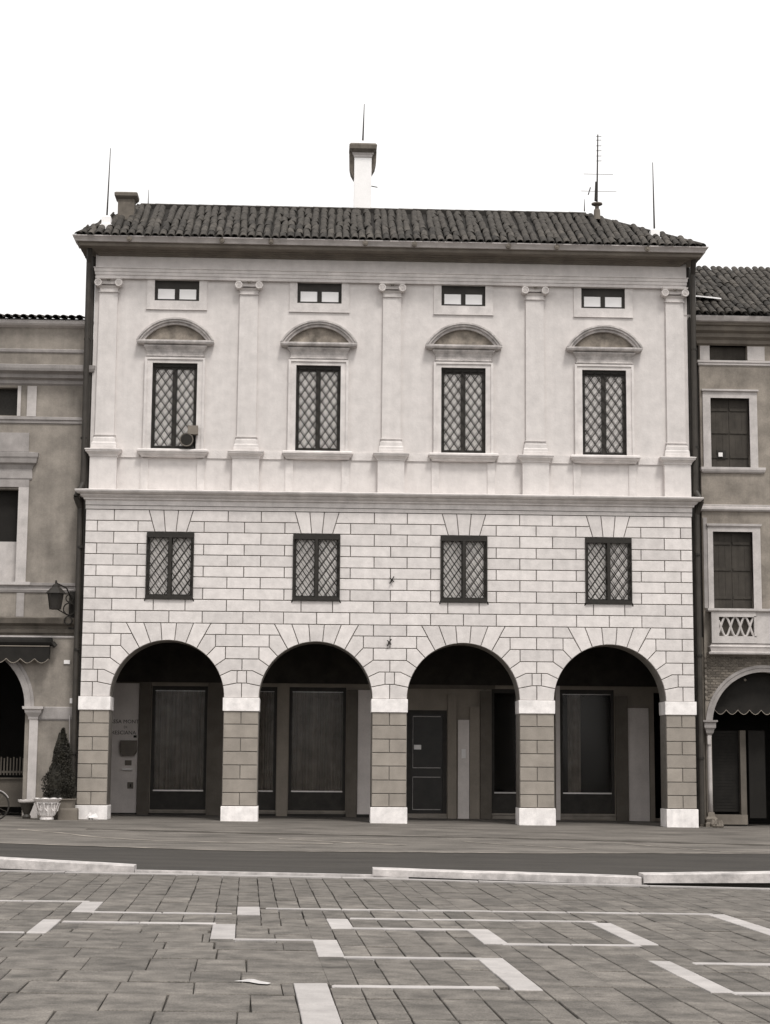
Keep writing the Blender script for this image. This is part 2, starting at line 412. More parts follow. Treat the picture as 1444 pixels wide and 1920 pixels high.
def slab_geo(b, q, wig, h0, g=.0045):
    gt = g+.007; c = [(q[0]+g, q[2]+gt), (q[1]-g, q[2]+gt), (q[1]-g, q[3]-gt), (q[0]+g, q[3]-gt)]
    P = []
    for s_, t_ in c:
        s_ += random.uniform(-wig, wig); t_ += random.uniform(-wig, wig)*1.6; x, y = xy(s_, t_)
        y = min(y, kerb_y(x)-.14); P.append((x, y))
    if area(P) < .01: return False
    hz = [h0+random.uniform(-.002, .002) for _ in P]
    n = len(b.v); cx = sum(p[0] for p in P)/4; cy = sum(p[1] for p in P)/4
    for (x, y), h in zip(P, hz):
        xi = x+(cx-x)*.03; yi = y+(cy-y)*.012; b.v.append((xi, yi, gz(x, y)+h))
    for (x, y), h in zip(P, hz): b.v.append((x, y, gz(x, y)+h-.005))
    for (x, y), h in zip(P, hz): b.v.append((x, y, gz(x, y)-.05))
    b.f.append((n, n+1, n+2, n+3))
    for r in (0, 1):
        for i in range(4): j = (i+1) % 4; b.f.append((n+4*r+i, n+4*(r+1)+i, n+4*(r+1)+j, n+4*r+j))
    return True
slabs = [q for q in slabs if not (q[1] < -1.78 and q[3] < .12)]
t = .1
while t > -7.4:
    dt = random.uniform(.5, .85); s_ = -7.4+random.uniform(-.4, 0)
    while s_ < -1.80:
        e = s_+random.uniform(.34, .62)
        if e > -2.05: e = -1.80
        cuts = [(s_, e, t-dt, t)]
        for w_ in whites:
            nc = []
            for a0, a1, b0, b1 in cuts:
                if w_[1] <= a0+.03 or w_[0] >= a1-.03 or w_[3] <= b0+.01 or w_[2] >= b1-.01: nc.append((a0, a1, b0, b1)); continue
                if w_[1]-w_[0] < .3 and w_[3]-w_[2] > .4:      # block: split sideways
                    if w_[0]-a0 > .05: nc.append((a0, w_[0], b0, b1))
                    if a1-w_[1] > .05: nc.append((w_[1], a1, b0, b1))
                    m0, m1 = max(a0, w_[0]), min(a1, w_[1])
                    if b1-w_[3] > .06: nc.append((m0, m1, w_[3], b1))
                    if w_[2]-b0 > .06: nc.append((m0, m1, b0, w_[2]))
                else:
                    if b1-w_[3] > .05: nc.append((a0, a1, w_[3], b1))
                    if w_[2]-b0 > .05: nc.append((a0, a1, b0, w_[2]))
            cuts = nc
        slabs += cuts
        s_ = e
    t -= dt
vis = sorted([q for q in slabs if slab_vis(q)], key=lambda q: (q[2]+q[3])/2)
rest_ = [q for q in slabs if not slab_vis(q)] + vis[300:]
for q in vis[:300]:
    b = MB()
    if slab_geo(b, q, .0035 if q[0] > -1.8 else .006, random.uniform(-.004, .004)):
        o = b.build('paving_stone', M_pave); o.parent = piazza; o.location = (0, 25, 0)
b = MB()
for q in rest_: slab_geo(b, q, .006, random.uniform(-.003, .003))
o = b.build('paving_stones', M_pave, kind='stuff'); o.parent = piazza; o.location = (0, 25, 0)
for q in whites:
    b = MB()
    if slab_geo(b, (q[0], q[1], q[2], q[3]), .003, .004, .003):
        o = b.build('white_border_stone', M_pavs); o.parent = piazza; o.location = (0, 25, 0)
# whitish worn smear on the paving at bottom and a spilled-paint smear
def blob(name, pts, m, dz):
    b = MB(); cx = sum(p[0] for p in pts)/len(pts); cy = sum(p[1] for p in pts)/len(pts)
    b.v = [(cx, cy, gz(cx, cy)+dz)]+[(x, y, gz(x, y)+dz) for x, y in pts]; n = len(pts)
    b.f = [(0, 1+i, 1+(i+1) % n) for i in range(n)]
    o = b.build(name, m); o.parent = piazza; o.location = (0, 25, 0); return o
M_pnt = mat('white_paint_spill', tone(.45, .6), .2, 10)
blob('paint_smear', [(-2.31, -29.09), (-2.26, -29.05), (-2.22, -28.97), (-2.18, -28.98), (-2.13, -29.08), (-2.06, -29.17), (-2.08, -29.24), (-2.14, -29.22), (-2.21, -29.13), (-2.26, -29.11)], M_pnt, .010)
M_wrn = mat('worn_pale_stone', tone(.30, 1.0), .3, 6)

# long white kerb blocks standing on the road edge
def kerb_block(x0, x1, zl, zr, label, yo=.04, ztop=None):
    yl, yr = kerb_y(x0)+yo, kerb_y(x1)+yo
    t = empty('kerb_block', label, 'stone block', ((x0+x1)/2, (yl+yr)/2, gz((x0+x1)/2, -18.4)), 'long white kerb blocks along the road')
    def pr(xa, xb, za, zb, y0, y1, nm, m):
        b = MB(); N = 10
        for i in range(N+1):
            u = i/N; x = lerp(xa, xb, u); y = lerp(yl, yr, (x-x0)/(x1-x0)); jt = random.uniform(-.003, .003)
            lo = lerp(za[0], za[1], (x-x0)/(x1-x0)); hi = lerp(zb[0], zb[1], (x-x0)/(x1-x0))+jt
            b.v += [(x, y+y0, lo), (x, y+y0, hi-.012), (x, y+y0+.015, hi), (x, y+y1, hi), (x, y+y1, lo)]
        for i in range(N):
            for j in range(5): b.f.append((5*i+j, 5*i+(j+1) % 5, 5*i+5+(j+1) % 5, 5*i+5+j))
        b.f += [(0, 1, 2, 3, 4), tuple(5*N+k for k in (4, 3, 2, 1, 0))]
        o = b.build(nm, m); o.parent = t; o.location = -t.location; return o
    pr(x0, x1, (zl[0], zr[0]), (zl[1], zr[1]), 0, .34, 'slab', M_kerb)
    g0, g1 = gz(x0, -18.4)-.06, gz(x1, -18.4)-.06
    pr(x0+.06, x1-.06, (g0, g1), (zl[0]-.002, zr[0]-.002), .10, .30, 'plinth', M_road)
    return t
kb = kerb_block(-8.2, -4.06, (.180, .355), (.048, .147), 'white stone kerb block at the left edge of the photo, sloping down to the right')
kb2 = kerb_block(-1.0, 2.35, (.045, .135), (-.02, .080), 'longest white stone kerb block, in the middle right of the road edge')
kb3 = kerb_block(2.375, 6.4, (.008, .118), (.055, .20), 'right white stone kerb block that rises towards the right edge of the photo')
lip = MB(); X = [lerp(-4.06, -1.0, i/8) for i in range(9)]
o = kerbstrip('low_kerb_lip', -4.05, -.55, .05, .14, -.05, .045, M_kerb); o['kind'] = 'structure'

# ------------------------------------------------------------------ palazzo
pal = empty('palazzo', 'pale three storey palazzo with four arched portico bays, rusticated lower floor and pilasters above', 'palazzo')
AC = [-5.175, -1.725, 1.725, 5.175]; AR = 1.3166; ZS = 2.93
PC = [-6.9, -3.45, 0, 3.45, 6.9]; EX = 7.18
WC = [-5.18, -1.745, 1.735, 5.17]
# backing wall with arches and window holes
outer = [(-EX+.004, -.25)]
for c in AC: outer += [(c-AR, -.25)] + arc(c, ZS, AR, math.pi, 0, 40) + [(c+AR, -.25)]
outer += [(EX-.004, -.25), (EX-.004, 7.31), (-EX+.004, 7.31)]
holes = [[(c-.545, 5.211), (c+.545, 5.211), (c+.545, 6.79), (c-.545, 6.79)] for c in WC]
slab('arcade_wall', M_mort, pal, outer, holes, .05, .73)
# body behind: floor slab, upper wall etc.
CZ = [7.312, 7.047, 6.79, 6.511, 6.258, 5.992, 5.74, 5.475, 5.211, 4.935, 4.654]
cache = {}
G2 = .0095
def stone(name, pts, m=M_ash, y0=0.0, y1=.052, gap=G2):
    if area(pts) < 0: pts = pts[::-1]
    pts = inset(pts, gap)
    cx = sum(p[0] for p in pts)/len(pts); cz = sum(p[1] for p in pts)/len(pts)
    loc = [(round(p[0]-cx, 3), round(p[1]-cz, 3)) for p in pts]; key = (tuple(loc), m.name, y0, y1)
    if key not in cache: cache[key] = MB().prism(loc, 0, y1-y0, .006).mesh(name, m)
    o = bpy.data.objects.new(name, cache[key]); o.location = (cx, y0+random.uniform(0, .003), cz); link(o, pal); return o
def rects(name, joints, z0, z1, excl=()):
    for a, c in zip(joints, joints[1:]):
        segs = [(a, c)]
        for e0, e1 in excl:
            ns = []
            for p, q in segs:
                if e1 <= p or e0 >= q: ns.append((p, q)); continue
                if p < e0: ns.append((p, e0))
                if q > e1: ns.append((e1, q))
            segs = ns
        for p, q in segs:
            if q-p > .06: stone(name, [(p, z0), (q, z0), (q, z1), (p, z1)])
odd = sorted({-EX, EX} | {p+d for p in PC for d in (-.39, .39) if abs(p+d) < EX-.05} | {a+d for a in AC for d in (-.37, .37)})
even = sorted({-EX, EX} | {p+d for p in PC for d in (-.95, 0, .95) if abs(p+d) < EX-.05} | set(AC))
for i in range(10):
    z1, z0 = CZ[i], CZ[i+1]; js = odd if i % 2 == 0 else even
    ex = []
    if 2 <= i <= 7: ex = [(c-.545, c+.545) for c in WC]
    if i < 2:
        # courses interrupted by the three wedge stones over each window
        sl = lambda z: lerp(.37, .52, (z-6.79)/(7.312-6.79))
        jn = [j for j in js if all(abs(j-c) > .6 for c in WC)]
        bnds = [-EX]; 
        pts = sorted(jn+[c for c in WC])
        prev = -EX; prevw = None
        for q in pts[1:]:
            if q in WC:
                stone('ashlar_block', [(prev if prevw is None else prevw+sl(z0), z0), (q-sl(z0), z0), (q-sl(z1), z1), (prev if prevw is None else prevw+sl(z1), z1)])
                prevw = q; prev = None
            else:
                stone('ashlar_block', [(prev if prevw is None else prevw+sl(z0), z0), (q, z0), (q, z1), (prev if prevw is None else prevw+sl(z1), z1)])
                prev = q; prevw = None
        continue
    if i == 9: pass
    rects('ashlar_block', js, z0, z1, ex)
for c in WC:
    for k in (-1.5, -.5, .5):
        a0, a1 = k/1.5, (k+1)/1.5
        stone('flat_arch_stone', [(c+.37*a0, 6.79), (c+.37*a1, 6.79), (c+.52*a1, 7.312), (c+.52*a0, 7.312)])
ang = [R(a) for a in (6.4, 18, 30.3, 42.8, 56.3, 67.5, 78, 90)]
I = [(-AR*math.sin(a), AR*math.cos(a)) for a in ang]
def iarc(i, j, n=3):
    return [(-AR*math.sin(lerp(ang[i], ang[j], k/n)), AR*math.cos(lerp(ang[i], ang[j], k/n))) for k in range(n+1)]
for ci, c in enumerate(AC):
    key = [(AR*math.sin(a), AR*math.cos(a)) for a in [lerp(ang[0], -ang[0], k/4) for k in range(5)]]
    stone('keystone', [(c-x, ZS+z) for x, z in key][::1]+[(c+.183, ZS+1.724), (c-.183, ZS+1.724)][::1] if False else [(c+x, ZS+z) for x, z in [(-key[k][0], key[k][1]) for k in range(5)]]+[(c+.183, ZS+1.724), (c-.183, ZS+1.724)])
    for sd_ in (1, -1):
        end = (ci == 0 and sd_ == 1) or (ci == 3 and sd_ == -1)
        L = 1.725
        P = [iarc(0, 1)+[(-.581, 1.724), (-.183, 1.724)], iarc(1, 2)+[(-.986, 1.724), (-.581, 1.724)],
             iarc(2, 3)+[(-1.10, 1.183), (-1.10, 1.463), (-.85, 1.463)], iarc(3, 4)+[(-1.335, .90), (-1.335, 1.183), (-1.10, 1.183)],
             iarc(4, 5)+[(-1.475, .626), (-L, .626), (-L, .90), (-1.335, .90)], iarc(5, 6)+[(-1.615, .339), (-1.615, .626), (-1.475, .626)],
             iarc(6, 7)+[(-L, 0), (-L, .339), (-1.615, .339)]]
        for q in P: stone('voussoir', [(c+sd_*x, ZS+z) for x, z in q])
        B = [[(-1.10, 1.183), (-L, 1.183), (-L, 1.463), (-1.10, 1.463)]]
        if end:
            E = EX-5.175
            B += [[(-L, 1.183), (-E, 1.183), (-E, 1.463), (-L, 1.463)], [(-1.335, .90), (-E, .90), (-E, 1.183), (-1.335, 1.183)],
                  [(-L, .626), (-E, .626), (-E, .90), (-L, .90)], [(-1.615, .339), (-E, .339), (-E, .626), (-1.615, .626)], [(-L, 0), (-E, 0), (-E, .339), (-L, .339)],
                  [(-.986, 1.724), (-1.335, 1.724), (-1.335, 1.463), (-.845, 1.463)], [(-1.335, 1.463), (-E, 1.463), (-E, 1.724), (-1.335, 1.724)]]
        for q in B: stone('ashlar_block', [(c+sd_*x, ZS+z) for x, z in q])
for p in PC[1:-1]:
    stone('ashlar_block', [(p-.39, ZS+.90), (p+.39, ZS+.90), (p+.39, ZS+1.183), (p-.39, ZS+1.183)])
    stone('ashlar_block', [(p-.11, ZS+.339), (p+.11, ZS+.339), (p+.11, ZS+.626), (p-.11, ZS+.626)])
    zt, zb = 4.654, ZS+1.463
    stone('ashlar_block', [(p-.39, zb), (p+.39, zb), (p+.39, zt), (p-.39, zt)])
    for sg in (1, -1): stone('ashlar_block', [(p+sg*.39, zb), (p+sg*.88, zb), (p+sg*.739, zt), (p+sg*.39, zt)])
# piers below the impost
PZ = [2.62, 2.318, 2.001, 1.69, 1.382, 1.06, .75, .45]
for p in PC:
    if p < -6: x0, x1, cj = -EX, -6.50, -6.86
    elif p > 6: x0, x1, cj = 6.50, EX, 6.86
    else: x0, x1, cj = p-.395, p+.395, p
    boxpart('pier_core', M_mort, pal, x0+.03, x1-.03, .03, .70, -.2, 2.62)
    for i in range(7):
        js = [x0, cj, x1] if i % 2 == 0 else [x0, x1]
        for a, c in zip(js, js[1:]):
            b = MB(); g = .009
            ax = a+(g if a != x0 else 0); cx2 = c-(g if c != x1 else 0)
            z0, z1 = PZ[i+1]+.010, PZ[i]-.010
            b.prism([(ax, z0), (cx2, z0), (cx2, z1), (ax, z1)], 0, .73, .005)
            o = b.build('pier_block', M_pier, pal); base(o, ((a+c)/2, .0, PZ[i+1]))
    e0 = .03 if p > -6 else .0; e1 = .03 if p < 6 else .0
    b = MB().mould(x0, x1, -.0, .735, [(.018, 2.62), (.028, 2.628), (.03, 2.922), (.024, 2.93)])
    o = b.build('impost', M_imp, pal); base(o, (p, 0, 2.62))
    b = MB().mould(x0, x1, -.0, .735, [(.03, -.2), (.03, .43), (.022, .44)])
    o = b.build('pier_base', M_imp, pal); base(o, (p, 0, 0))
# string bands above the courses and main string cornice
MB().mould(-EX, EX, .0, .6, [(.004, 7.322), (.006, 7.402)]).build('string_band', M_ash, pal)
MB().mould(-EX, EX, .0, .6, [(.008, 7.418), (.010, 7.53), (.05, 7.545), (.055, 7.585), (.075, 7.59), (.12, 7.63), (.125, 7.665), (.19, 7.675), (.235, 7.715), (.245, 7.745), (.24, 7.755), (.0, 7.80)]).build('string_cornice', M_trim, pal)
MB().box(-EX+.01, EX-.01, .02, .06, 7.312, 7.42).build('mortar_joint', M_mort, pal)
# upper wall
UY = .25
XW = [-5.19, -1.755, 1.735, 5.145]
PX = [-6.82, -3.455, 0.0, 3.465, 6.88]
uo = [(-7.16, 7.78), (7.20, 7.78), (7.20, 13.62), (-7.16, 13.62)]
uh = []
for c in XW:
    uh.append([(c-.535, 8.80), (c+.535, 8.80), (c+.535, 10.90), (c-.535, 10.90)])
    uh.append([(c-.535, 12.44), (c+.535, 12.44), (c+.535, 12.95), (c-.535, 12.95)])
slab('upper_wall', M_plas, pal, uo, uh, UY, .65)
# side walls of the house, back wall and interior closing walls
boxpart('side_wall', M_plas, pal, -7.16, -6.9, .654, 8.5, 4.6, 13.6)
boxpart('side_wall', M_plas, pal, 6.94, 7.20, .654, 8.5, 4.6, 13.6)
boxpart('rear_wall', M_plas, pal, -7.16, 7.2, 8.5, 8.8, -.2, 13.6)
# entablature
MB().mould(-7.14, 7.17, .17, .6, [(.0, 12.955), (.0, 13.03), (.018, 13.035), (.018, 13.11), (.034, 13.115), (.036, 13.185), (.055, 13.20), (.055, 13.215), (.008, 13.222)]).build('architrave', M_trim, pal)
MB().mould(-7.14, 7.17, .17, .6, [(.0, 13.224), (.0, 13.50)]).build('frieze', M_plas, pal)
MB().mould(-7.03, 6.99, .17, .6, [(.012, 13.50), (.05, 13.505), (.06, 13.54), (.12, 13.56), (.13, 13.59), (.21, 13.60), (.215, 13.615), (.46, 13.618), (.47, 13.64), (.475, 13.69), (.50, 13.70), (.52, 13.72), (.3, 13.76)]).build('crown_cornice', M_corn, pal)
MB().mould(-7.03, 6.99, .17, .3, [(.50, 13.705), (.545, 13.71), (.55, 13.725), (.56, 13.75), (.592, 13.80), (.612, 13.815), (.615, 13.84), (.59, 13.845), (.57, 13.83)]).build('gutter', M_gut, pal)
for x in (-6.3, -4.1, -2.93, -.68, .50, 2.76, 3.93, 6.12):
    b = MB().tube((x, -.36, 13.765), (x, -.455, 13.765), .062, 12); b.tube((x, -.45, 13.765), (x, -.47, 13.765), .03, 10)
    o = b.build('gutter_boss', M_corn, pal); base(o, (x, -.4, 13.765))
# pilasters with pedestals, bases and ionic capitals
for i, c in enumerate(PX):
    pl = bpy.data.objects.new('pilaster', None); pl.location = (c, .25, 7.8); link(pl, pal)
    def sub(b, n, m=M_trim, smooth=False):
        o = b.build(n, m, pl, smooth); o.data.transform(Matrix.Translation((-c, -.25, -7.8))); return o
    h = .318
    sub(MB().mould(c-h, c+h, .10, .26, [(0, 7.80), (0, 8.60)]), 'pedestal', M_plas)
    sub(MB().mould(c-h, c+h, .10, .26, [(.0, 8.58), (.02, 8.60), (.025, 8.63), (.07, 8.68), (.095, 8.70), (.10, 8.735), (.115, 8.74), (.115, 8.765), (.0, 8.79)]), 'pedestal_cap')
    sub(MB().mould(c-.225, c+.225, .17, .26, [(.075, 8.79), (.075, 8.85), (.07, 8.87), (.068, 8.92), (.045, 8.95), (.04, 9.04), (.015, 9.06), (.015, 9.10), (.035, 9.11), (.035, 9.13), (.0, 9.135)]), 'pilaster_base', M_imp if False else M_trim)
    sub(MB().mould(c-.225, c+.225, .17, .26, [(0, 9.13), (-.008, 12.60)]), 'shaft', M_plas)
    b = MB().mould(c-.215, c+.215, .165, .26, [(.0, 12.595), (.02, 12.605), (.022, 12.625), (.0, 12.635), (.0, 12.70), (.05, 12.76)])
    b.mould(c-.25, c+.25, .10, .26, [(.04, 12.90), (.06, 12.92), (.065, 12.953)])
    # volutes
    b.mould(c-.27, c+.27, .13, .26, [(.0, 12.80), (.0, 12.90)])
    sub(b, 'capital_body')
    for sg in (-1, 1):
        vx = c+sg*.245
        b = MB().tube((vx, .245, 12.815), (vx, .05, 12.815), .092, 18)
        b.ring((vx, .05, 12.815), .074, .018, 'Y', 20, 6); b.ring((vx, .048, 12.815), .038, .013, 'Y', 14, 5); b.tube((vx, .05, 12.815), (vx, .025, 12.815), .016, 8)
        sub(b, 'volute')
    b = MB()
    for k in range(6):
        a = k*math.pi/3; b.tube((c, .11, 12.905), (c+.05*math.cos(a), .06, 12.905+.038*math.sin(a)), .018, 6, .012)
    sub(b, 'rosette', M_ped)
# sill band, strips beneath the windows
b = MB(); zs0, zs1 = 8.60, 8.80
segs = []
bx = [-7.14]+sum([[p-.42, p+.42] for p in PX], [])[1:-1]+[7.16]
for i in range(4):
    x0, x1 = PX[i]+.33, PX[i+1]-.33; w0, w1 = XW[i]-.80, XW[i]+.80
    for a, c in ((x0, w0), (w1, x1)):
        MB().box(a, c, .222, .26, 8.60, 8.795).build('sill_band', M_ash, pal)
for i, c in enumerate(XW):
    for sg in (-1, 1):
        MB().box(c+sg*.67-.09, c+sg*.67+.09, .225, .26, 7.80, 8.585).build('sill_strip', M_trim, pal)

def lattice(b, x0, x1, z0, z1, y, px, pz, t=.011, th=.008, off=0.0, xo=None):
    """diagonal bars clipped to a rectangle"""
    m_ = pz/px; xo = x0 if xo is None else xo
    for sg in (1, -1):
        k = -60
        while k < 60:
            # line z = m*sg*(x-xc)+ k*pz ...
            zc = z0+off+k*pz; k += 1
            f = lambda x: zc+sg*m_*(x-xo)
            xa, xb = x0, x1
            za, zb = f(xa), f(xb)
            # clip z
            lo, hi = (za, zb) if za < zb else (zb, za)
            if hi <= z0 or lo >= z1: continue
            def xat(z): return xo+(z-zc)/(sg*m_)
            pts = [(xa, za), (xb, zb)]
            if sg > 0:
                if za < z0: pts[0] = (xat(z0), z0)
                if zb > z1: pts[1] = (xat(z1), z1)
            else:
                if za > z1: pts[0] = (xat(z1), z1)
                if zb < z0: pts[1] = (xat(z0), z0)
            (xa, za), (xb, zb) = pts
            L_ = math.hypot(xb-xa, zb-za)
            if L_ < .03: continue
            nx, nz = -(zb-za)/L_*t, (xb-xa)/L_*t
            yy = y+(.002 if sg > 0 else -th)
            b.prism([(xa+nx, za+nz), (xa-nx, za-nz), (xb-nx, zb-nz), (xb+nx, zb+nz)], yy, yy+th)
    return b
def at0(o, loc):
    o.data.transform(Matrix.Translation(-Vector(loc))); return o
def win_empty(name, loc):
    w_ = bpy.data.objects.new(name, None); w_.location = loc; link(w_, pal); return w_
def add(b, name, m, par, smooth=False):
    o = b.build(name, m, par, smooth); at0(o, par.location); return o
# lower grilled windows
for i, c in enumerate(WC):
    wn = win_empty('grilled_window', (c, 0, 5.21)); z0, z1 = 5.211, 6.79
    add(MB().box(c-.545, c+.545, .122, .15, z0, z1), 'blind', M_curt, wn)
    b = MB()
    for a in ((c-.545, c-.475), (c+.475, c+.545), (c-.055, c+.055)): b.box(a[0], a[1], .06, .12, z0, z1)
    for a in ((z0, z0+.12), (z1-.12, z1)): b.box(c-.543, c+.543, .065, .115, a[0], a[1])
    add(b, 'window_frame', M_dark, wn)
    b = MB(); lattice(b, c-.475, c-.055, z0+.12, z1-.12, .085, .20, .285, .0055, off=.05+.05*i+.008); lattice(b, c+.055, c+.475, z0+.12, z1-.12, .085, .20, .285, .0055, off=.05+.05*i+.008)
    add(b, 'leading', M_iron, wn)
    add(MB().box(c-.475, c+.475, .094, .098, z0+.12, z1-.12), 'pane', M_glas, wn)
    b = MB(); lattice(b, c-.53, c-.03, z0+.06, z1-.12, -.03, .20, .285, .0118, off=.03+.05*i); lattice(b, c+.03, c+.53, z0+.06, z1-.12, -.03, .20, .285, .0118, off=.03+.05*i)
    b.box(c-.55, c+.55, -.045, -.005, z0+.0, z0+.085); b.box(c-.55, c+.55, -.045, -.005, z1-.13, z1-.01)
    b.box(c-.035, c+.035, -.044, -.012, z0+.085, z1-.13); b.box(c-.552, c-.53, -.043, -.013, z0+.08, z1-.12); b.box(c+.53, c+.552, -.043, -.013, z0+.08, z1-.12)
    for sg in (-1, 1): b.tube((c+sg*.55, -.03, z0+.02), (c+sg*.585, .03, z0-.07), .016, 6)
    add(b, 'iron_grille', M_iron, wn)
# dark rooms behind the lower windows
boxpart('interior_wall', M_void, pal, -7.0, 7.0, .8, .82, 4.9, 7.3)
# upper windows with segmental pediments
for i, c in enumerate(XW):
    wn = win_empty('tall_window', (c, .2, 8.8)); z0, z1 = 8.80, 10.90
    # surround
    b = MB(); 
    for x0, x1 in ((c-.72, c-.535), (c+.535, c+.72)):
        b.box(x0, x1, .19, .26, z0, 11.03)
        xo = x0 if x0 < c-.6 else x1-.06
        b.box(xo, xo+.06, .165, .192, z0, 11.03)
    b.box(c-.535, c+.535, .19, .26, 10.90, 11.03); b.box(c-.66, c+.66, .163, .188, 10.985, 11.032)
    add(b, 'surround', M_trim, wn)
    b = MB().mould(c-.66, c+.66, .19, .26, [(.0, 11.034), (.03, 11.045), (.04, 11.07), (.005, 11.09), (.01, 11.15), (.035, 11.22), (.085, 11.29), (.09, 11.32)])
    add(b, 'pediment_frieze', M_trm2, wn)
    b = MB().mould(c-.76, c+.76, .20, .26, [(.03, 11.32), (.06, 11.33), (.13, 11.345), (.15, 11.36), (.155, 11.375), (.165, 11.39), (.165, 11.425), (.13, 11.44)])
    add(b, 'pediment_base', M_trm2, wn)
    def segarc(hw, zb, rise, n=22):
        Rr = (hw*hw+rise*rise)/(2*rise); cz = zb+rise-Rr; a = math.asin(hw/Rr)
        return arc(c, cz, Rr, math.pi/2-a, math.pi/2+a, n)
    def band(oh, oz, orr, ih, iz, ir, y0, y1):
        return segarc(oh, oz, orr)+segarc(ih, iz, ir)[::-1], y0, y1
    b = MB()
    P, y0, y1 = band(.925, 11.432, .55, .86, 11.432, .49, .02, .26)
    def bandgeo(b, O, I_, y0, y1):
        n = len(b.v); k = len(O)
        for (x, z) in O: b.v += [(x, y0, z), (x, y1, z)]
        for (x, z) in I_: b.v += [(x, y0, z), (x, y1, z)]
        for q in range(k-1):
            o0 = n+2*q; o1 = n+2*(q+1); i0 = n+2*k+2*q; i1 = i0+2
            b.f += [(o0, o1, o1+1, o0+1), (i0, i0+1, i1+1, i1), (o0, i0, i1, o1), (o0+1, o1+1, i1+1, i0+1)]
        for q in (0, k-1):
            o0 = n+2*q; i0 = n+2*k+2*q; b.f.append((o0, o0+1, i0+1, i0))
    bandgeo(b, segarc(.925, 11.432, .55), segarc(.88, 11.432, .51), .03, .26)
    bandgeo(b, segarc(.878, 11.436, .508), segarc(.82, 11.436, .455), .06, .255)
    bandgeo(b, segarc(.818, 11.438, .453), segarc(.745, 11.438, .39), .11, .25)
    add(b, 'pediment_arch', M_trm2, wn)
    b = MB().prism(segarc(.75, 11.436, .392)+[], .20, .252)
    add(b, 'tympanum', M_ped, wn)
    # sill
    b = MB().mould(c-.73, c+.73, .16, .26, [(.01, 8.605), (.03, 8.63), (.035, 8.65), (.075, 8.68), (.09, 8.72), (.115, 8.73), (.115, 8.765), (.08, 8.798)])
    add(b, 'window_sill', M_trim, wn)
    # blind, frame, leading, grille
    add(MB().box(c-.535, c+.535, .343, .37, z0, z1), 'blind', M_curt, wn)
    b = MB()
    for a in ((c-.535, c-.455), (c+.455, c+.535), (c-.055, c+.055)): b.box(a[0], a[1], .295, .34, z0, z1)
    for a in ((z0, z0+.10), (z1-.13, z1)): b.box(c-.535, c+.535, .30, .335, a[0], a[1])
    add(b, 'window_frame', M_dark, wn)
    b = MB()
    for xa, xb in ((c-.455, c-.055), (c+.055, c+.455)): lattice(b, xa, xb, z0+.10, z1-.13, .312, .20, .287, .0042, off=.02+.03*i, xo=c-.52)
    add(b, 'leading', M_iron, wn)
    add(MB().box(c-.455, c+.455, .320, .324, z0+.1, z1-.13), 'pane', M_glas, wn)
    b = MB(); lattice(b, c-.52, c+.52, z0+.03, z1-.06, .27, .20, .287, .0115, off=.02+.03*i)
    b.box(c-.533, c-.505, .262, .285, z0, z1); b.box(c+.505, c+.533, .262, .285, z0, z1); b.box(c-.50, c+.50, .262, .285, z0, z0+.05); b.box(c-.50, c+.50, .262, .285, z1-.09, z1-.003)
    add(b, 'iron_grille', M_iron, wn)
    # attic window
    wn = win_empty('attic_window', (c, .2, 12.4)); z0, z1 = 12.44, 12.95
    b = MB()
    for x0, x1 in ((c-.72, c-.535), (c+.535, c+.72)): b.box(x0, x1, .222, .26, 12.23, 12.955)
    b.box(c-.535, c+.535, .222, .26, 12.23, 12.44); b.box(c-.735, c+.735, .212, .24, 12.215, 12.228)
    add(b, 'surround', M_trim, wn)
    b = MB()
    for a in ((c-.535, c-.46), (c+.46, c+.535), (c-.055, c+.055)): b.box(a[0], a[1], .29, .36, z0, z1)
    b.box(c-.46, c+.46, .295, .355, z0, z0+.055); b.box(c-.46, c+.46, .295, .355, 12.745, z1)
    add(b, 'window_frame', M_dark, wn)
    add(MB().box(c-.46, c+.46, .30, .315, z0+.05, 12.75), 'blind', M_curw, wn)
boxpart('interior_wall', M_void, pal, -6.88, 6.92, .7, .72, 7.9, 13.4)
# wall anchors
for x, z in ((.03, 5.72), (-.02, 4.25)):
    b = MB().tube((x, .0, z), (x, -.07, z), .03, 8); b.tube((x-.05, -.05, z-.09), (x+.05, -.05, z+.08), .013, 6); b.tube((x-.05, -.05, z+.05), (x+.05, -.05, z-.05), .011, 6)
    o = b.build('wall_anchor', M_iron, pal); base(o, (x, 0, z))
# downpipes on both corners
def pipe(pts, r, name='downpipe', m=M_pipe, par=None):
    b = MB()
    for p, q in zip(pts, pts[1:]): b.tube(p, q, r, 10)
    z = pts[0][2]
    o = b.build(name, m, par if par else pal, smooth=False)
    return o
pipe([(-7.27, -.05, 13.65), (-7.30, .10, 13.3), (-7.28, .12, 7.95), (-7.42, .0, 7.6), (-7.33, .14, 7.35), (-7.29, .14, .1)], .065)
pipe([(-7.22, .30, 13.5), (-7.22, .30, .1)], .05)
pipe([(7.33, -.05, 13.65), (7.33, .12, 13.3), (7.31, .12, 7.95), (7.42, .0, 7.7), (7.33, .14, 7.4), (7.33, .14, .1)], .065)
pipe([(7.26, .30, 13.5), (7.26, .30, .1)], .05)
for z in (1.6, 4.0, 6.4, 9.0, 11.4):
    for x in (-7.29, 7.33):
        o = MB().tube((x, .13, z), (x, .13, z+.05), .08, 10).build('pipe_bracket', M_iron, pal); base(o, (x, .13, z))

# portico interior
PY = 4.2
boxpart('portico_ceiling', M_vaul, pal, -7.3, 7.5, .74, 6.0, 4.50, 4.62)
boxpart('portico_end_wall', M_ppil, pal, -7.4, -7.18, .74, 4.5, -.2, 4.5)
boxpart('portico_end_wall', M_ppil, pal, 7.42, 7.6, .74, 4.5, -.2, 4.5)
ZW = 3.36
